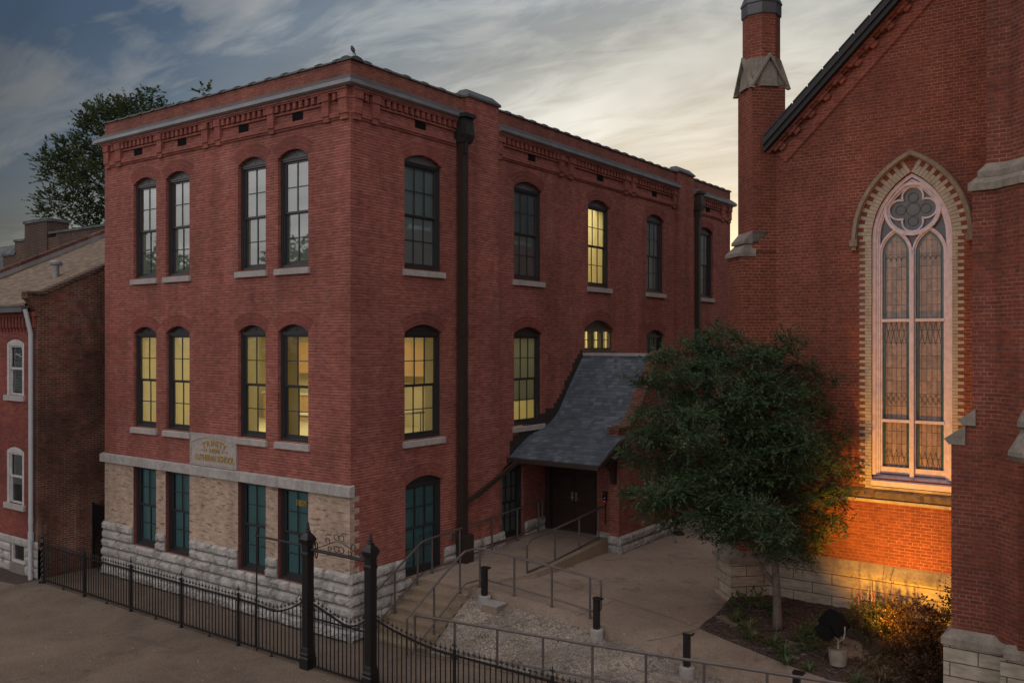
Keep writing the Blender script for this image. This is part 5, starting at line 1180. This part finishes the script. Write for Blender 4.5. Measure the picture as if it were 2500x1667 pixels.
for _ in range(3500):
    x = rnd.uniform(6.9, 11.9); f = lerp(BEDF, x); y = rnd.uniform(f, 5.9); z = sz(x, y) + .012; a = rnd.uniform(0, 3.14); l, w_ = rnd.uniform(.015, .05), rnd.uniform(.004, .012); c, s = math.cos(a), math.sin(a)
    mu.quad((x - c * l - s * w_, y - s * l + c * w_, z + rnd.uniform(-.01, .015)), (x + c * l - s * w_, y + s * l + c * w_, z + rnd.uniform(-.01, .015)), (x + c * l + s * w_, y + s * l - c * w_, z), (x - c * l + s * w_, y - s * l - c * w_, z))
tag(mu.build('mulch_chips', 'bark'), 'bark chips scattered over the planting bed', None, None, 'stuff')
# ================================================================== FENCE
FY = -1.6
def finial(mb, x, y, z, s=1.):
    mb.add([(x - .016 * s, y, z + .05 * s), (x, y - .016 * s, z + .05 * s), (x + .016 * s, y, z + .05 * s), (x, y + .016 * s, z + .05 * s), (x, y, z + .16 * s), (x, y, z)], [(0, 1, 4), (1, 2, 4), (2, 3, 4), (3, 0, 4), (1, 0, 5), (2, 1, 5), (3, 2, 5), (0, 3, 5)])
    mb.add([(x - .040 * s, y - .006, z + .045 * s), (x + .040 * s, y - .006, z + .045 * s), (x + .040 * s, y + .006, z + .062 * s), (x - .040 * s, y + .006, z + .062 * s), (x - .03 * s, y, z + .085 * s), (x + .03 * s, y, z + .085 * s), (x, y, z + .05 * s)], [(0, 1, 2, 3), (0, 4, 6), (1, 6, 5)])
def panel(x0, x1, top, zb, parent, sp=.1225, rail2=None):
    m = MB(); n = max(1, round((x1 - x0) / sp)); d = (x1 - x0) / n
    for i in range(n):
        x = x0 + d * (i + .5); t = top(x); m.box(x - .0085, x + .0085, FY - .0085, FY + .0085, zb(x), t + .03); finial(m, x, FY, t + .03)
    k = 14; pts = [(x0 + (x1 - x0) * i / k) for i in range(k + 1)]
    m.T = T_front(FY); m.ribbon([(x, top(x)) for x in pts], .032, -.017, .017); m.ribbon([(x, zb(x) + .005) for x in pts], .04, -.02, .02)
    if rail2: m.ribbon([(x0, rail2), (x1, rail2)], .028, -.014, .014)
    return m.build('picket_panel', 'iron', parent)
def fpost(x, parent, h=1.18, zb=0., w_=.045, s=1.35):
    m = MB(); m.box(x - w_ / 2, x + w_ / 2, FY - w_ / 2, FY + w_ / 2, zb, h); m.box(x - w_ * .8, x + w_ * .8, FY - w_ * .8, FY + w_ * .8, 1.0, 1.06); finial(m, x, FY, h, s); m.box(x - .04, x + .04, FY - .04, FY + .04, zb, zb + .02); return m.build('post', 'iron', parent)
fe = root('iron_fence', (-5.2, FY, 0), 'black iron picket fence with spear finials running along the school front', 'fence', 'iron fences')
PX = [-10.62, -8.40, -6.19, -4.04, -1.89]
m = MB()
m.lathe(-10.66, FY, [(.09, 0), (.09, .08), (.06, .12), (.05, .2)], 10); a = 0
m.tube([(-10.66 + .018 * math.cos(i * .9), FY + .018 * math.sin(i * .9), .2 + i * .022) for i in range(42)], .04, 6); m.lathe(-10.66, FY, [(.06, 1.1), (.07, 1.15), (.05, 1.2), (.03, 1.25), (.045, 1.3), (.02, 1.36), (.005, 1.5)], 8); m.build('end_post', 'iron', fe)
for x in PX[1:]: fpost(x, fe)
tp = lambda x: 1.04 + (.30 * max(0, (x + .75) / 1.0) ** 2 - .05 * math.exp(-((x + .7) / .45) ** 2))
for a, b in zip(PX, PX[1:] + [.28]): panel(a + .03, b - .03, tp, lambda x: .09, fe)
for x in (-9.5, -7.3, -5.1, -2.95, -.75):
    m = MB(); m.box(x - .01, x + .01, FY - .01, FY + .01, -.0, .09); m.box(x - .035, x + .035, FY - .035, FY + .035, 0, .012); m.build('foot', 'iron', fe)
def gatepost(x, label, w_=.115):
    g_ = root('gate_post', (x, FY, 0), label, 'gate post', 'gate posts'); m = MB(); r = math.pi / 4
    m.lathe(x, FY, [(.175, 0), (.175, .22), (.15, .25), (.165, .30), (.145, .34), (.13, .42)], 4, r); b_ = m.build('base', 'iron', g_)
    m = MB(); m.lathe(x, FY, [(.135, .41), (.122, .45), (.122, 2.32), (.136, 2.34), (.136, 2.38), (.12, 2.42), (.12, 2.58)], 4, r)
    m.box(x - .096, x + .096, FY - .096, FY + .096, 1.38, 1.42); m.box(x - .098, x + .098, FY - .098, FY + .098, 1.18, 1.21); m.build('shaft', 'iron', g_)
    m = MB(); m.lathe(x, FY, [(.125, 2.56), (.175, 2.65), (.18, 2.68), (.13, 2.75), (.075, 2.80), (.05, 2.84)], 4, r); m.lathe(x, FY, [(.05, 2.82), (.065, 2.845), (.035, 2.87), (.05, 2.90), (.03, 2.925), (.04, 2.95), (.022, 2.97), (.03, 2.995), (.012, 3.03), (.002, 3.06)], 8); m.build('finial_cap', 'iron', g_)
gatepost(.41, 'black square iron gate post nearer the school windows with stepped finial'); gatepost(2.23, 'black square iron gate post at right of the gate, in front of the steps')
ga = root('iron_gate', (1.32, FY, 0), 'black iron picket gate with dipping top between two square posts', 'gate')
tg = lambda x: 1.36 - .27 * min(1, (x - .55) / .95) + (.20 * max(0, (x - 1.55) / .55) ** 2)
panel(.56, 2.09, tg, lambda x: .07, ga, .122, 1.065)
oa = root('gate_overthrow', (1.32, FY, 2.47), 'black pipe overthrow with curled iron scrolls above the gate', 'gate arch')
m = MB(); m.tube([(.52, FY, 2.47), (2.12, FY, 2.47)], .035, 8); m.build('crossbar', 'iron', oa)
m = MB(TF); m.T = lambda p: (p[0], FY, p[2])
def spiral(mb, cx, cz, r, a0, turns, s=1, n=22):
    mb.tube([(cx + r * (1 - .45 * i / n) * math.cos(a0 + s * turns * 2 * math.pi * i / n), 0, cz + r * (1 - .45 * i / n) * math.sin(a0 + s * turns * 2 * math.pi * i / n)) for i in range(n + 1)], .009, 5)
m.T = lambda p: (p[0], p[1] + FY, p[2])
m.tube([(.62, 0, 2.50), (.95, 0, 2.62), (1.20, 0, 2.72), (1.33, 0, 2.745), (1.46, 0, 2.72), (1.72, 0, 2.62), (2.05, 0, 2.50)], .010, 5)
for cx, cz, r, a0, t_, s in ((1.26, 2.81, .085, -.6, .95, 1), (1.42, 2.81, .085, 3.7, .95, -1), (1.00, 2.72, .075, -1.2, .95, 1), (1.76, 2.68, .075, 4.3, .95, -1), (1.26, 2.59, .085, .6, .95, -1), (1.42, 2.59, .085, 2.6, .95, 1), (1.06, 2.57, .06, .9, .9, -1), (1.66, 2.55, .06, 2.2, .9, 1), (1.98, 2.56, .05, 2, .9, 1)): spiral(m, cx, cz, r, a0, t_, s)
m.build('scrollwork', 'iron', oa)
m = MB(lambda p: (p[0], p[1] + FY, p[2])); m.tube([(.64, .0, 2.52), (.64, .0, 2.62), (.67, 0, 2.65), (.70, 0, 2.62), (.70, 0, 2.35), (.67, 0, 2.31), (.64, 0, 2.35), (.64, 0, 2.46)], .013, 6); m.tube([(.575, 0, 2.50), (.56, 0, 2.58), (.60, 0, 2.63), (.62, 0, 2.56)], .012, 6); m.build('latch_loop', 'iron', oa)
sr_ = root('pipe_stand', (-1.29, FY, 0), 'thin black pipe upright with a horizontal bar to the gate post', 'pipe rail')
m = MB(); m.tube([(-1.29, FY + .03, 0), (-1.29, FY + .03, 2.60)], .018, 8); finial(m, -1.29, FY + .03, 2.58, 1.1); m.build('upright', 'iron', sr_)
m = MB(); m.tube([(-1.33, FY + .03, 2.52), (.30, FY + .0, 2.52)], .024, 8); m.build('horizontal_bar', 'iron', sr_)
f2 = root('iron_fence', (6, FY, 0), 'black iron picket fence with spear finials in front of the ramp handrails', 'fence', 'iron fences')
t2f = lambda x: 1.07 + .30 * math.exp(-max(0, x - 2.35) * 1.15) - .035 * math.exp(-((x - 4.0) / .7) ** 2)
for a, b in ((2.36, 4.36), (4.36, 6.49), (6.49, 8.62), (8.62, 10.75)): panel(a + .03, b - .03, t2f, lambda x: .09, f2); fpost(b, f2)
gg_ = root('gangway_gate', (-10.7, .1, 0), 'narrow dark iron gate closing the gangway between house and school', 'gate')
m = MB(); m.box(-11.08, -11.03, .08, .12, 0, 1.98); m.box(-10.32, -10.27, .08, .12, 0, 1.98); m.build('frame_posts', 'iron', gg_)
m = MB(); 
for i in range(8): m.box(-10.99 + i * .09, -10.975 + i * .09, .092, .108, .08, 1.9)
for z in (.08, 1.15, 1.9): m.box(-11.03, -10.32, .09, .11, z, z + .03)
m.box(-11.03, -10.32, .111, .116, 1.2, 1.9); m.build('bar_panel', 'iron', gg_)
# ================================================================== HANDRAILS
def handrail(label, toppath, lowpath, posts, loc, r=.027):
    h = root('handrail', loc, label, 'handrail', 'brown metal handrails')
    m = MB(); m.tube(toppath, r, 8); m.build('top_rail', 'rail', h); m = MB(); m.tube(lowpath, r * .8, 8); m.build('lower_rail', 'rail', h)
    for p in posts:
        m = MB(); m.tube([(p[0], p[1], p[2] - .02), (p[0], p[1], p[3])], r * .95, 8); m.lathe(p[0], p[1], [(.05, p[2] - .01), (.05, p[2] + .012), (.025, p[2] + .016)], 10); m.build('post', 'rail', h)
    return h
handrail('brown metal handrail fixed beside the school wall along steps and entrance ramp',
         [(.25, .10, .80), (.25, .56, 1.07), (.25, 2.10, 1.90), (.25, 2.35, 1.94), (.22, 4.0, 1.99), (.16, 7.4, 2.14), (.14, 7.52, 2.10), (.14, 7.52, 1.62), (.14, 7.5, 1.60)],
         [(.25, .45, .25), (.25, .7, .39), (.25, 2.05, 1.12), (.25, 2.25, 1.17), (.22, 4.0, 1.22), (.15, 7.3, 1.38)],
         [(.25, 1.18, .41, 1.41), (.25, 1.97, .905, 1.84), (.25, 2.50, 1.075, 1.94), (.23, 3.60, 1.09, 1.975), (.21, 5.0, 1.12, 2.03), (.19, 6.2, 1.2, 2.09), (.16, 7.3, 1.245, 2.13)], (.25, 2, 1.0))
handrail('brown metal handrail up the open side of the steps and down along the gravel edge',
         [(1.60, .13, .0), (1.60, .13, .80), (1.61, .17, .84), (1.72, 1.78, 1.84), (1.76, 1.92, 1.93), (1.85, 2.2, 1.955), (2.0, 2.30, 1.95), (3.9, 2.32, 1.82), (5.0, 2.32, 1.735), (5.12, 2.32, 1.69), (5.15, 2.32, 1.60), (5.15, 2.32, 1.12), (5.10, 2.32, 1.04), (4.9, 2.32, 1.03)],
         [(1.66, .35, .15), (1.72, 1.78, 1.05), (1.76, 1.95, 1.18), (1.9, 2.25, 1.22), (2.1, 2.32, 1.24), (3.9, 2.32, 1.12), (4.95, 2.32, 1.02)],
         [(1.72, 1.79, 1.0, 1.86), (1.92, 2.28, 1.05, 1.95), (2.88, 2.32, 1.0, 1.89), (3.90, 2.32, .93, 1.82), (4.88, 2.32, .85, 1.745), (1.66, .95, .2, 1.33)], (1.8, 2.2, 1.0))
handrail('short brown metal handrail on the curb in front of the double doors',
         [(2.20, 3.80, 1.02), (2.20, 3.80, 1.78), (2.20, 3.85, 1.85), (2.20, 3.95, 1.885), (2.19, 5.0, 1.96), (2.18, 6.3, 2.06), (2.18, 7.45, 2.17), (2.18, 7.62, 2.17)],
         [(2.20, 3.80, 1.12), (2.2, 5.0, 1.16), (2.19, 6.3, 1.27), (2.18, 7.3, 1.36)],
         [(2.20, 3.80, 1.02, 1.8), (2.2, 5.05, 1.13, 1.96), (2.19, 6.25, 1.22, 2.06), (2.18, 7.3, 1.26, 2.16)], (2.2, 5.5, 1.1))
LX = [1.65 + 1.118 * i for i in range(9)]
handrail('long brown metal handrail beside the lower ramp in front of the gravel bank',
         [(1.65, .33, -.0), (1.65, .33, .78), (1.67, .33, .82), (1.75, .33, .84), (6, .33, 1.075), (11.2, .33, 1.42)], [(1.65, .33, .12), (2.5, .33, .22), (6, .33, .46), (11.2, .33, .82)],
         [(x, .33, lerp(LZ, x) + .03, .83 + (x - 1.65) * .0605) for x in LX], (6, .33, .4))
# ================================================================== BOLLARDS, BOX
def bollard(x, y, z, label):
    b = root('path_light', (x, y, z), label, 'path light', 'path lights')
    m = MB(); m.lathe(x, y, [(.145, z - .25), (.145, z + .17), (.13, z + .185), (.01, z + .187)], 20); m.build('concrete_base', 'pot', b, False)
    m = MB(); m.box(x - .055, x + .055, y - .055, y + .055, z + .187, z + .80); m.build('post', 'iron', b)
    m = MB(); m.box(x - .062, x + .13, y - .064, y + .064, z + .801, z + .84); m.box(x - .04, x + .04, y - .04, y + .04, z + .79, z + .80); m.build('lamp_head', 'iron', b)
for x, y, z, l in ((2.27, 2.0, .80, 'black path light on concrete base beside the utility box'), (5.23, 2.0, .60, 'black path light on concrete base at the end of the looped handrail'), (7.36, 1.80, .33, 'black path light on concrete base beside the flower bed path'), (9.55, 1.6, .12, 'black path light cut by the bottom edge, only its top showing')): bollard(x, y, z, l)
jb_ = root('utility_box', (2.60, 1.92, .72), 'grey concrete utility box with lid set in the gravel', 'utility box')
m = MB(); m.box(2.40, 2.80, 1.76, 2.10, .5, .85); m.build('body', 'stepm', jb_); m = MB(); m.box(2.385, 2.815, 1.745, 2.115, .851, .885); m.build('lid', 'pot', jb_)
m = MB(); m.lathe(2.95, 10.8, [(.0, .9), (.16, .9), (.18, .93), (.14, 1.0), (.03, 1.02)], 10); tag(m.build('black_bucket_lid', 'iron'), 'small black round cover on the slab by the porch wall', 'cover')
# ================================================================== FLOODLIGHT
fx, fy = 9.80, 3.32
fl_ = root('floodlight', (fx, fy, .8), 'black box floodlight tilted toward the church on a concrete pot footing', 'floodlight')
m = MB(); m.lathe(fx - .02, fy, [(.15, .62), (.175, .80), (.175, .92), (.155, .925), (.15, .89), (.01, .89)], 18); m.build('concrete_footing', 'capstone', fl_)
AIM = (Vector((11.75, 6.0, 3.7)) - Vector((fx, fy, 1.4))).normalized()
q_ = AIM.to_track_quat('Z', 'Y').to_matrix(); cen = Vector((fx - .09, fy, 1.40))
def rotT(p): v = cen + q_ @ Vector(p); return tuple(v)
m = MB(rotT); hx, hy = .20, .16
for b in ((-hx, hx, -hy, -hy + .012, -.16, .16), (-hx, hx, hy - .012, hy, -.16, .16), (-hx, -hx + .012, -hy + .013, hy - .013, -.16, .16), (hx - .012, hx, -hy + .013, hy - .013, -.16, .16), (-hx, hx, -hy, hy, -.175, -.161)): m.box(*b)
m.box(-.14, .14, -.11, .11, -.36, -.176); m.build('housing', 'iron', fl_)
m = MB(rotT); m.quad((-.17, -.13, -.02), (.17, -.13, -.02), (.17, .13, -.02), (-.17, .13, -.02)); m.build('lamp_face', 'lampface', fl_)
m = MB(); m.tube([(fx - .02, fy, .92), (fx - .02, fy, 1.08), (fx - .25, fy - .05, 1.35)], .02, 6); m.tube([(fx - .02, fy, 1.05), (fx + .10, fy - .04, 1.15), (fx + .12, fy - .05, 1.38)], .018, 6); m.build('yoke', 'pot', fl_)
sp_ = bpy.data.lights.new('floodlight_beam', 'SPOT'); spo = bpy.data.objects.new('floodlight_beam', sp_); COL.objects.link(spo)
sp_.energy = 820; sp_.color = (1, .425, .028); sp_.spot_size = math.radians(134); sp_.spot_blend = .7; sp_.shadow_soft_size = .10
spo.location = cen + AIM * .17; spo.rotation_euler = (-AIM).to_track_quat('Z', 'Y').to_euler()
# ================================================================== PLANTS
MAPLE = [(7.09, 3.78, 6.64, 0.61), (8.04, 4.72, 6.46, 0.57), (6.5, 3.11, 6.21, 0.56), (6.06, 3.04, 5.81, 0.44), (7.81, 3.68, 5.88, 0.76), (8.4, 4.98, 5.93, 0.53), (7.16, 3.09, 5.54, 0.84), (8.19, 3.59, 5.14, 0.92), (8.75, 5.11, 5.41, 0.53), (6.41, 2.92, 4.92, 0.64), (7.71, 2.62, 4.53, 0.89), (8.56, 3.73, 4.32, 0.83), (8.96, 5.13, 4.54, 0.52), (6.06, 3.04, 4.11, 0.57), (7.12, 2.57, 3.75, 0.74), (8.31, 2.81, 3.68, 0.88), (8.97, 4.28, 3.7, 0.67), (9.17, 5.29, 3.37, 0.31), (6.34, 2.87, 3.29, 0.51), (7.38, 3.0, 3.01, 0.58), (8.29, 3.54, 2.86, 0.58), (8.78, 4.75, 2.93, 0.47), (5.89, 2.91, 5.24, 0.33), (5.82, 2.86, 3.63, 0.31), (6.39, 4.39, 5.9, 0.73), (7.58, 4.9, 5.55, 0.85), (6.35, 4.48, 4.52, 0.8), (7.98, 5.0, 4.38, 0.75), (7.02, 4.4, 3.45, 0.8), (8.16, 5.0, 3.23, 0.65), (5.95, 4.07, 3.71, 0.64), (7.44, 4.16, 6.64, 0.39), (9.31, 5.39, 3.93, 0.23), (5.68, 2.76, 3.45, 0.21), (5.71, 2.78, 5.94, 0.19)]
mt = root('maple_tree', (8.29, 4.2, .9), 'dense dark green small maple with layered foliage standing in the flower bed', 'tree')
PADS = []; rp_ = random.Random(11)
for (cx, cy, cz, r) in MAPLE + [(8.35, 3.9, 2.5, .45), (8.75, 4.6, 2.5, .45), (8.5, 4.6, 2.3, .35), (6.6, 3.0, 2.95, .35), (9.25, 5.3, 2.9, .25), (5.6, 2.7, 4.4, .22), (9.0, 5.2, 5.9, .25), (7.2, 3.9, 7.05, .22), (6.2, 3.1, 6.4, .22), (8.3, 4.8, 6.9, .2)]:
    for q in range(int(4 + 11 * r)):
        a = rp_.uniform(0, 6.283); e = rp_.uniform(-.8, 1.); rr = r * rp_.choice((rp_.uniform(.35, .9), rp_.uniform(.5, .95), rp_.uniform(.9, 1.22))); ce = math.sqrt(max(0, 1 - e * e))
        PADS.append((cx + rr * ce * math.cos(a), cy + rr * ce * math.sin(a), max(2.12, cz + rr * e * .85), r * rp_.uniform(.28, .46)))
def mclip(c): return (c[:, 1] < 5.85) & ((c[:, 0] + c[:, 1] > 12.25 + (c[:, 1] - 5.3) * 6) | (c[:, 1] < 5.2))
leaf_mesh('crown', 'maple', mt, PADS, 720, .062, twig=.26, lps=16, asp=.34, droop=.12, seed=3, flat=.25, shell=.1, clipf=mclip)
m = MB()
m.tube([(8.31, 4.2, .8), (8.30, 4.2, .95), (8.29, 4.2, 1.3), (8.27, 4.21, 1.7), (8.24, 4.22, 2.1), (8.15, 4.2, 2.9), (7.9, 4.0, 4.2), (7.6, 3.9, 5.8)], [.13, .10, .085, .08, .075, .06, .045, .02], 12)
m.tube([(8.24, 4.2, 1.72), (8.05, 4.12, 1.95), (7.84, 4.05, 2.3), (7.70, 3.98, 2.7), (7.4, 3.8, 3.3), (6.7, 3.5, 4.2)], [.055, .05, .045, .04, .03, .012], 10)
m.tube([(8.26, 4.21, 2.0), (8.14, 4.3, 2.35), (8.05, 4.4, 2.8), (7.9, 4.6, 3.8), (7.7, 4.7, 5)], [.045, .04, .035, .03, .012], 10)
for (cx, cy, cz, r) in MAPLE[::2]:
    s0 = Vector((8.0 + rnd.uniform(-.2, .1), 4.05, 2.6 + .45 * (cz - 2.6))); e0 = Vector((cx, cy, cz)); mid = (s0 + e0) / 2 + Vector((0, 0, -.15)); m.tube([s0, mid, e0], [.03, .02, .006], 5)
m.build('trunk', 'bark', mt, True)
BACKT = [(-28.03, 10.57, 17.03, 1.77), (-29.38, 9.59, 15.57, 1.45), (-30.3, 8.92, 15.16, 0.93), (-27.58, 9.66, 14.16, 1.93), (-30.55, 8.74, 13.71, 0.83), (-29.55, 9.47, 13.19, 0.93), (-27.19, 11.17, 17.65, 1.56), (-26.27, 11.84, 17.75, 0.95), (-28.7, 10.08, 17.86, 0.79), (-26.52, 11.66, 15.78, 2.28), (-27.7, 10.81, 13.08, 1.25), (-28.87, 9.96, 12.46, 0.62), (-24.33, 13.25, 19.3, 0.33), (-25.7, 12.3, 17.9, 0.4), (-27.53, 10.93, 18.79, 0.46), (-26.77, 11.48, 19.0, 0.42), (-28.7, 10.08, 18.44, 0.46), (-30.89, 8.49, 15.89, 0.5), (-30.89, 8.49, 13.08, 0.46), (-29.88, 9.23, 16.41, 0.75), (-26.94, 11.36, 13.71, 1.66), (-26.28, 11.83, 19.27, 0.25), (-26.6, 11.6, 18.9, 0.37), (-25.9, 12.5, 15.3, 1.5), (-25.6, 12.8, 13.4, 1.6)]
st_ = root('street_tree', (-27.2, 11.2, 0), 'tall leafy tree rising behind the school at left', 'tree')
leaf_mesh('crown', 'tree', st_, [(x, y, z, r * .84) for x, y, z, r in BACKT], 135, .16, twig=.62, lps=14, asp=.6, droop=.05, seed=5, flat=1., shell=.4, up=.35)
m = MB(); m.tube([(-27, 11.3, 0), (-27, 11.3, 6), (-26.9, 11.3, 12), (-27, 11, 17)], [.4, .32, .22, .05], 8)
for (cx, cy, cz, r) in BACKT[:12]: m.tube([(-27, 11.3, 8 + .35 * (cz - 8)), ((cx - 27) / 2, (cy + 11.3) / 2, cz - 1.6), (cx, cy, cz)], [.12, .07, .02], 5)
m.build('trunk', 'bark', st_, True)
# trees across the street, seen mirrored in the upper windows
for k, (x, y, s) in enumerate(((-23, -20, 1.28), (-29, -26, 1.3), (-36, -15.5, 1.3))):
    t = root('roadside_tree', (x, y, 0), ('broad tree across the street mirrored low in the upper panes', 'smaller tree across the street behind the viewpoint', 'tree across the street far to the left')[k], 'tree', 'trees across the street')
    r_ = random.Random(k + 20); cl_ = [(x + r_.uniform(-3, 3) * s, y + r_.uniform(-2, 2) * s, (5.2 + r_.uniform(-2, 3.2)) * s, r_.uniform(1.1, 2.) * s) for _ in range(12)]
    leaf_mesh('crown', 'tree', t, cl_, 24, .34, twig=.8, lps=8, asp=.6, droop=.1, seed=30 + k, flat=.9, shell=.3); m = MB(); m.tube([(x, y, 0), (x, y, 6 * s)], [.3, .1], 7); m.build('trunk', 'bark', t)
# shrubs and flowers in the bed
def shrub(name, x, y, h, clumps, mat, label, leaf, n, seed, group=None, straw=False, lps=10, twig=.2, up=.5):
    z = sz(x, y); t = root(name, (x, y, z), label, 'shrub', group); cl_ = [(x + a, y + b, z + c, r) for a, b, c, r in clumps]
    leaf_mesh('foliage', mat, t, cl_, n, leaf, twig=twig, lps=lps, asp=.6, droop=.05, seed=seed, flat=1., shell=.2, up=up); m = MB(); r_ = random.Random(seed)
    for a, b, c, r in clumps:
        for _ in range(3): m.tube([(x + r_.uniform(-.05, .05), y + r_.uniform(-.05, .05), z - .03), (x + a * .5, y + b * .5, z + c * .5), (x + a + r_.uniform(-r, r) * .5, y + b + r_.uniform(-r, r) * .5, z + c + r * .6)], [.010, .007, .003], 4)
    m.build('stems', 'bark', t); return t
shrub('barberry_bush', 11.05, 3.75, 1.3, [(-.28, .1, .25, .26), (.1, .0, .22, .28), (.35, -.1, .25, .28), (-.05, .1, .55, .28), (.25, 0, .6, .26), (-.38, .15, .75, .17), (-.18, .1, .95, .18), (.12, .1, 1.0, .20), (.34, .05, .9, .18), (-.44, .15, 1.0, .09), (.05, .1, 1.26, .09), (.3, -.5, .12, .25), (-.1, -.55, .08, .22)], 'bush', 'twiggy bronze barberry bush glowing in the floodlight beside the buttress', .048, 1700, 41)
shrub('tall_shrub', 11.66, 4.55, 1.4, [(0, 0, .3, .22), (.05, 0, .65, .22), (0, 0, 1.0, .2), (.02, 0, 1.3, .15), (-.12, -.1, .8, .16), (.02, 0, 1.52, .09)], 'shrub', 'slim yellow green shrub against the tower corner', .05, 1300, 42)
shrub('leafy_mound', 7.45, 4.85, .4, [(0, 0, .12, .2), (.3, .08, .12, .2), (.62, .2, .1, .2), (-.25, -.1, .1, .16)], 'lily', 'low dark leafy mound against the stone corner behind the tree', .10, 300, 43, up=.1)
shrub('leafy_mound', 9.15, 3.75, .4, [(0, 0, .15, .24), (.25, .1, .2, .24), (-.2, .1, .12, .2), (.1, .3, .25, .22)], 'lily', 'low green mound just left of the floodlight', .05, 1100, 44, up=.4)
shrub('flowering_clump', 10.05, 4.95, .7, [(0, 0, .2, .26), (.3, .0, .22, .26), (-.3, .1, .2, .24), (.1, .2, .4, .2), (-.15, .1, .42, .18), (.35, .1, .4, .16), (.15, -.35, .15, .2)], 'shrub', 'green clump of snapdragons behind the floodlight', .05, 1000, 45, up=.7)
fp_ = root('snapdragon_flowers', (10.1, 4.6, sz(10.1, 4.6)), 'pink and white flower spikes rising before the lit stone base', 'flowers')
ra = random.Random(9)
for i in range(24):
    x, y = 10.0 + ra.gauss(0, .32), min(5.75, 5.3 + ra.gauss(0, .18)); z0 = sz(x, y); hh = ra.uniform(.45, 1.0); sp1 = MB(); lx = ra.uniform(-.08, .08); sp1.tube([(x, y, z0), (x + lx, y, z0 + hh)], [.006, .003], 4)
    for q in range(22):
        t = .5 + .5 * q / 22; a = ra.uniform(0, 6.28); rr_ = .028 * (1.25 - t); px_, py_, pz_ = x + lx * t + rr_ * math.cos(a), y + rr_ * math.sin(a), z0 + hh * t; s = .016
        sp1.add([(px_ - s, py_, pz_), (px_, py_ - s, pz_ + .004), (px_ + s, py_, pz_), (px_, py_ + s, pz_), (px_, py_, pz_ + .018)], [(0, 1, 4), (1, 2, 4), (2, 3, 4), (3, 0, 4)])
    sp1.build('flower_spike', 'flowerw' if i % 4 == 0 else 'flower', fp_)
LIL = [(7.75, 3.9, 'left of the tree trunk by the path'), (8.0, 3.55, 'in front of the tree trunk'), (8.45, 3.55, 'at the right foot of the trunk'), (8.75, 3.3, 'between trunk and path edge'), (7.35, 4.25, 'under the left branches'), (9.35, 2.95, 'left of the concrete footing near the path'), (10.25, 2.75, 'in the front of the bed right of the floodlight'), (10.7, 2.55, 'at the bottom edge of the bed'), (9.0, 4.4, 'against the stone base behind the floodlight'), (8.9, 2.98, 'small and nearest the path')]
for i, (x, y, l) in enumerate(LIL):
    t = root('daylily_clump', (x, y, sz(x, y)), 'strappy green daylily clump ' + l, 'plant', 'daylily clumps in the bed'); s = .6 if i in (5, 7, 9) else 1.
    strap_mesh('leaves', 'lily', t, x, y, sz(x, y), int(60 * s) if i != 6 else 46, .42 * s, 60 + i); 
    if i in (0, 1, 4, 8): strap_mesh('dry_leaves', 'straw', t, x + .05, y, sz(x, y), 16, .38 * s, 80 + i)
for i, (x, y, l) in enumerate(((10.35, 3.5, 'flattened in the orange light right of the floodlight'), (10.6, 3.15, 'lying before the barberry bush'), (10.5, 4.1, 'against the lit stone wall'))):
    t = root('dry_grass_tuft', (x, y, sz(x, y)), 'straw coloured grass tuft ' + l, 'plant', 'dry grass tufts'); strap_mesh('blades', 'straw', t, x, y, sz(x, y), 70, .45, 90 + i, .014, 1.25); strap_mesh('green_blades', 'shrub', t, x, y, sz(x, y), 30, .3, 95 + i, .014, 1.)
gc_ = leaf_mesh('ground_cover', 'shrub', None, [(9.9 + .35 * math.cos(a * 2.4) * (1 + a * .12), 3.9 + .3 * math.sin(a * 2.4) * (1 + .1 * a), .87, .14) for a in range(14)], 420, .035, twig=.1, lps=8, asp=.6, droop=.1, seed=77, flat=.5, shell=.2, up=.4)
tag(gc_, 'low leafy ground cover spreading around the floodlight footing', None, None, 'stuff')

# fallen leaves and scraps on the paving
fa = MB(); rl = random.Random(5)
for i in range(150):
    if i % 3 == 0: x, y = rl.uniform(-10, 2), rl.uniform(-6.5, -1.7); z = .006
    elif i % 3 == 1: x, y = rl.uniform(-9.8, 1.2), rl.choice((rl.uniform(-.35, -.14), rl.uniform(-1.5, -.2))); z = .006
    else: x = rl.uniform(2.5, 6.7); y = rl.uniform(2.4, 7.5); z = hz(x, y) + .009
    a = rl.uniform(0, 6.28); l = rl.uniform(.015, .035); c, sn = math.cos(a) * l, math.sin(a) * l
    fa.add([(x - c, y - sn, z), (x + sn * .5, y - c * .5, z + l * rl.uniform(0, .5)), (x + c, y + sn, z + l * .2), (x - sn * .5, y + c * .5, z + l * rl.uniform(0, .5))], [(0, 1, 2, 3)])
tag(fa.build('fallen_leaves', 'straw'), 'small dry leaves and scraps scattered over the paving', None, None, 'stuff')
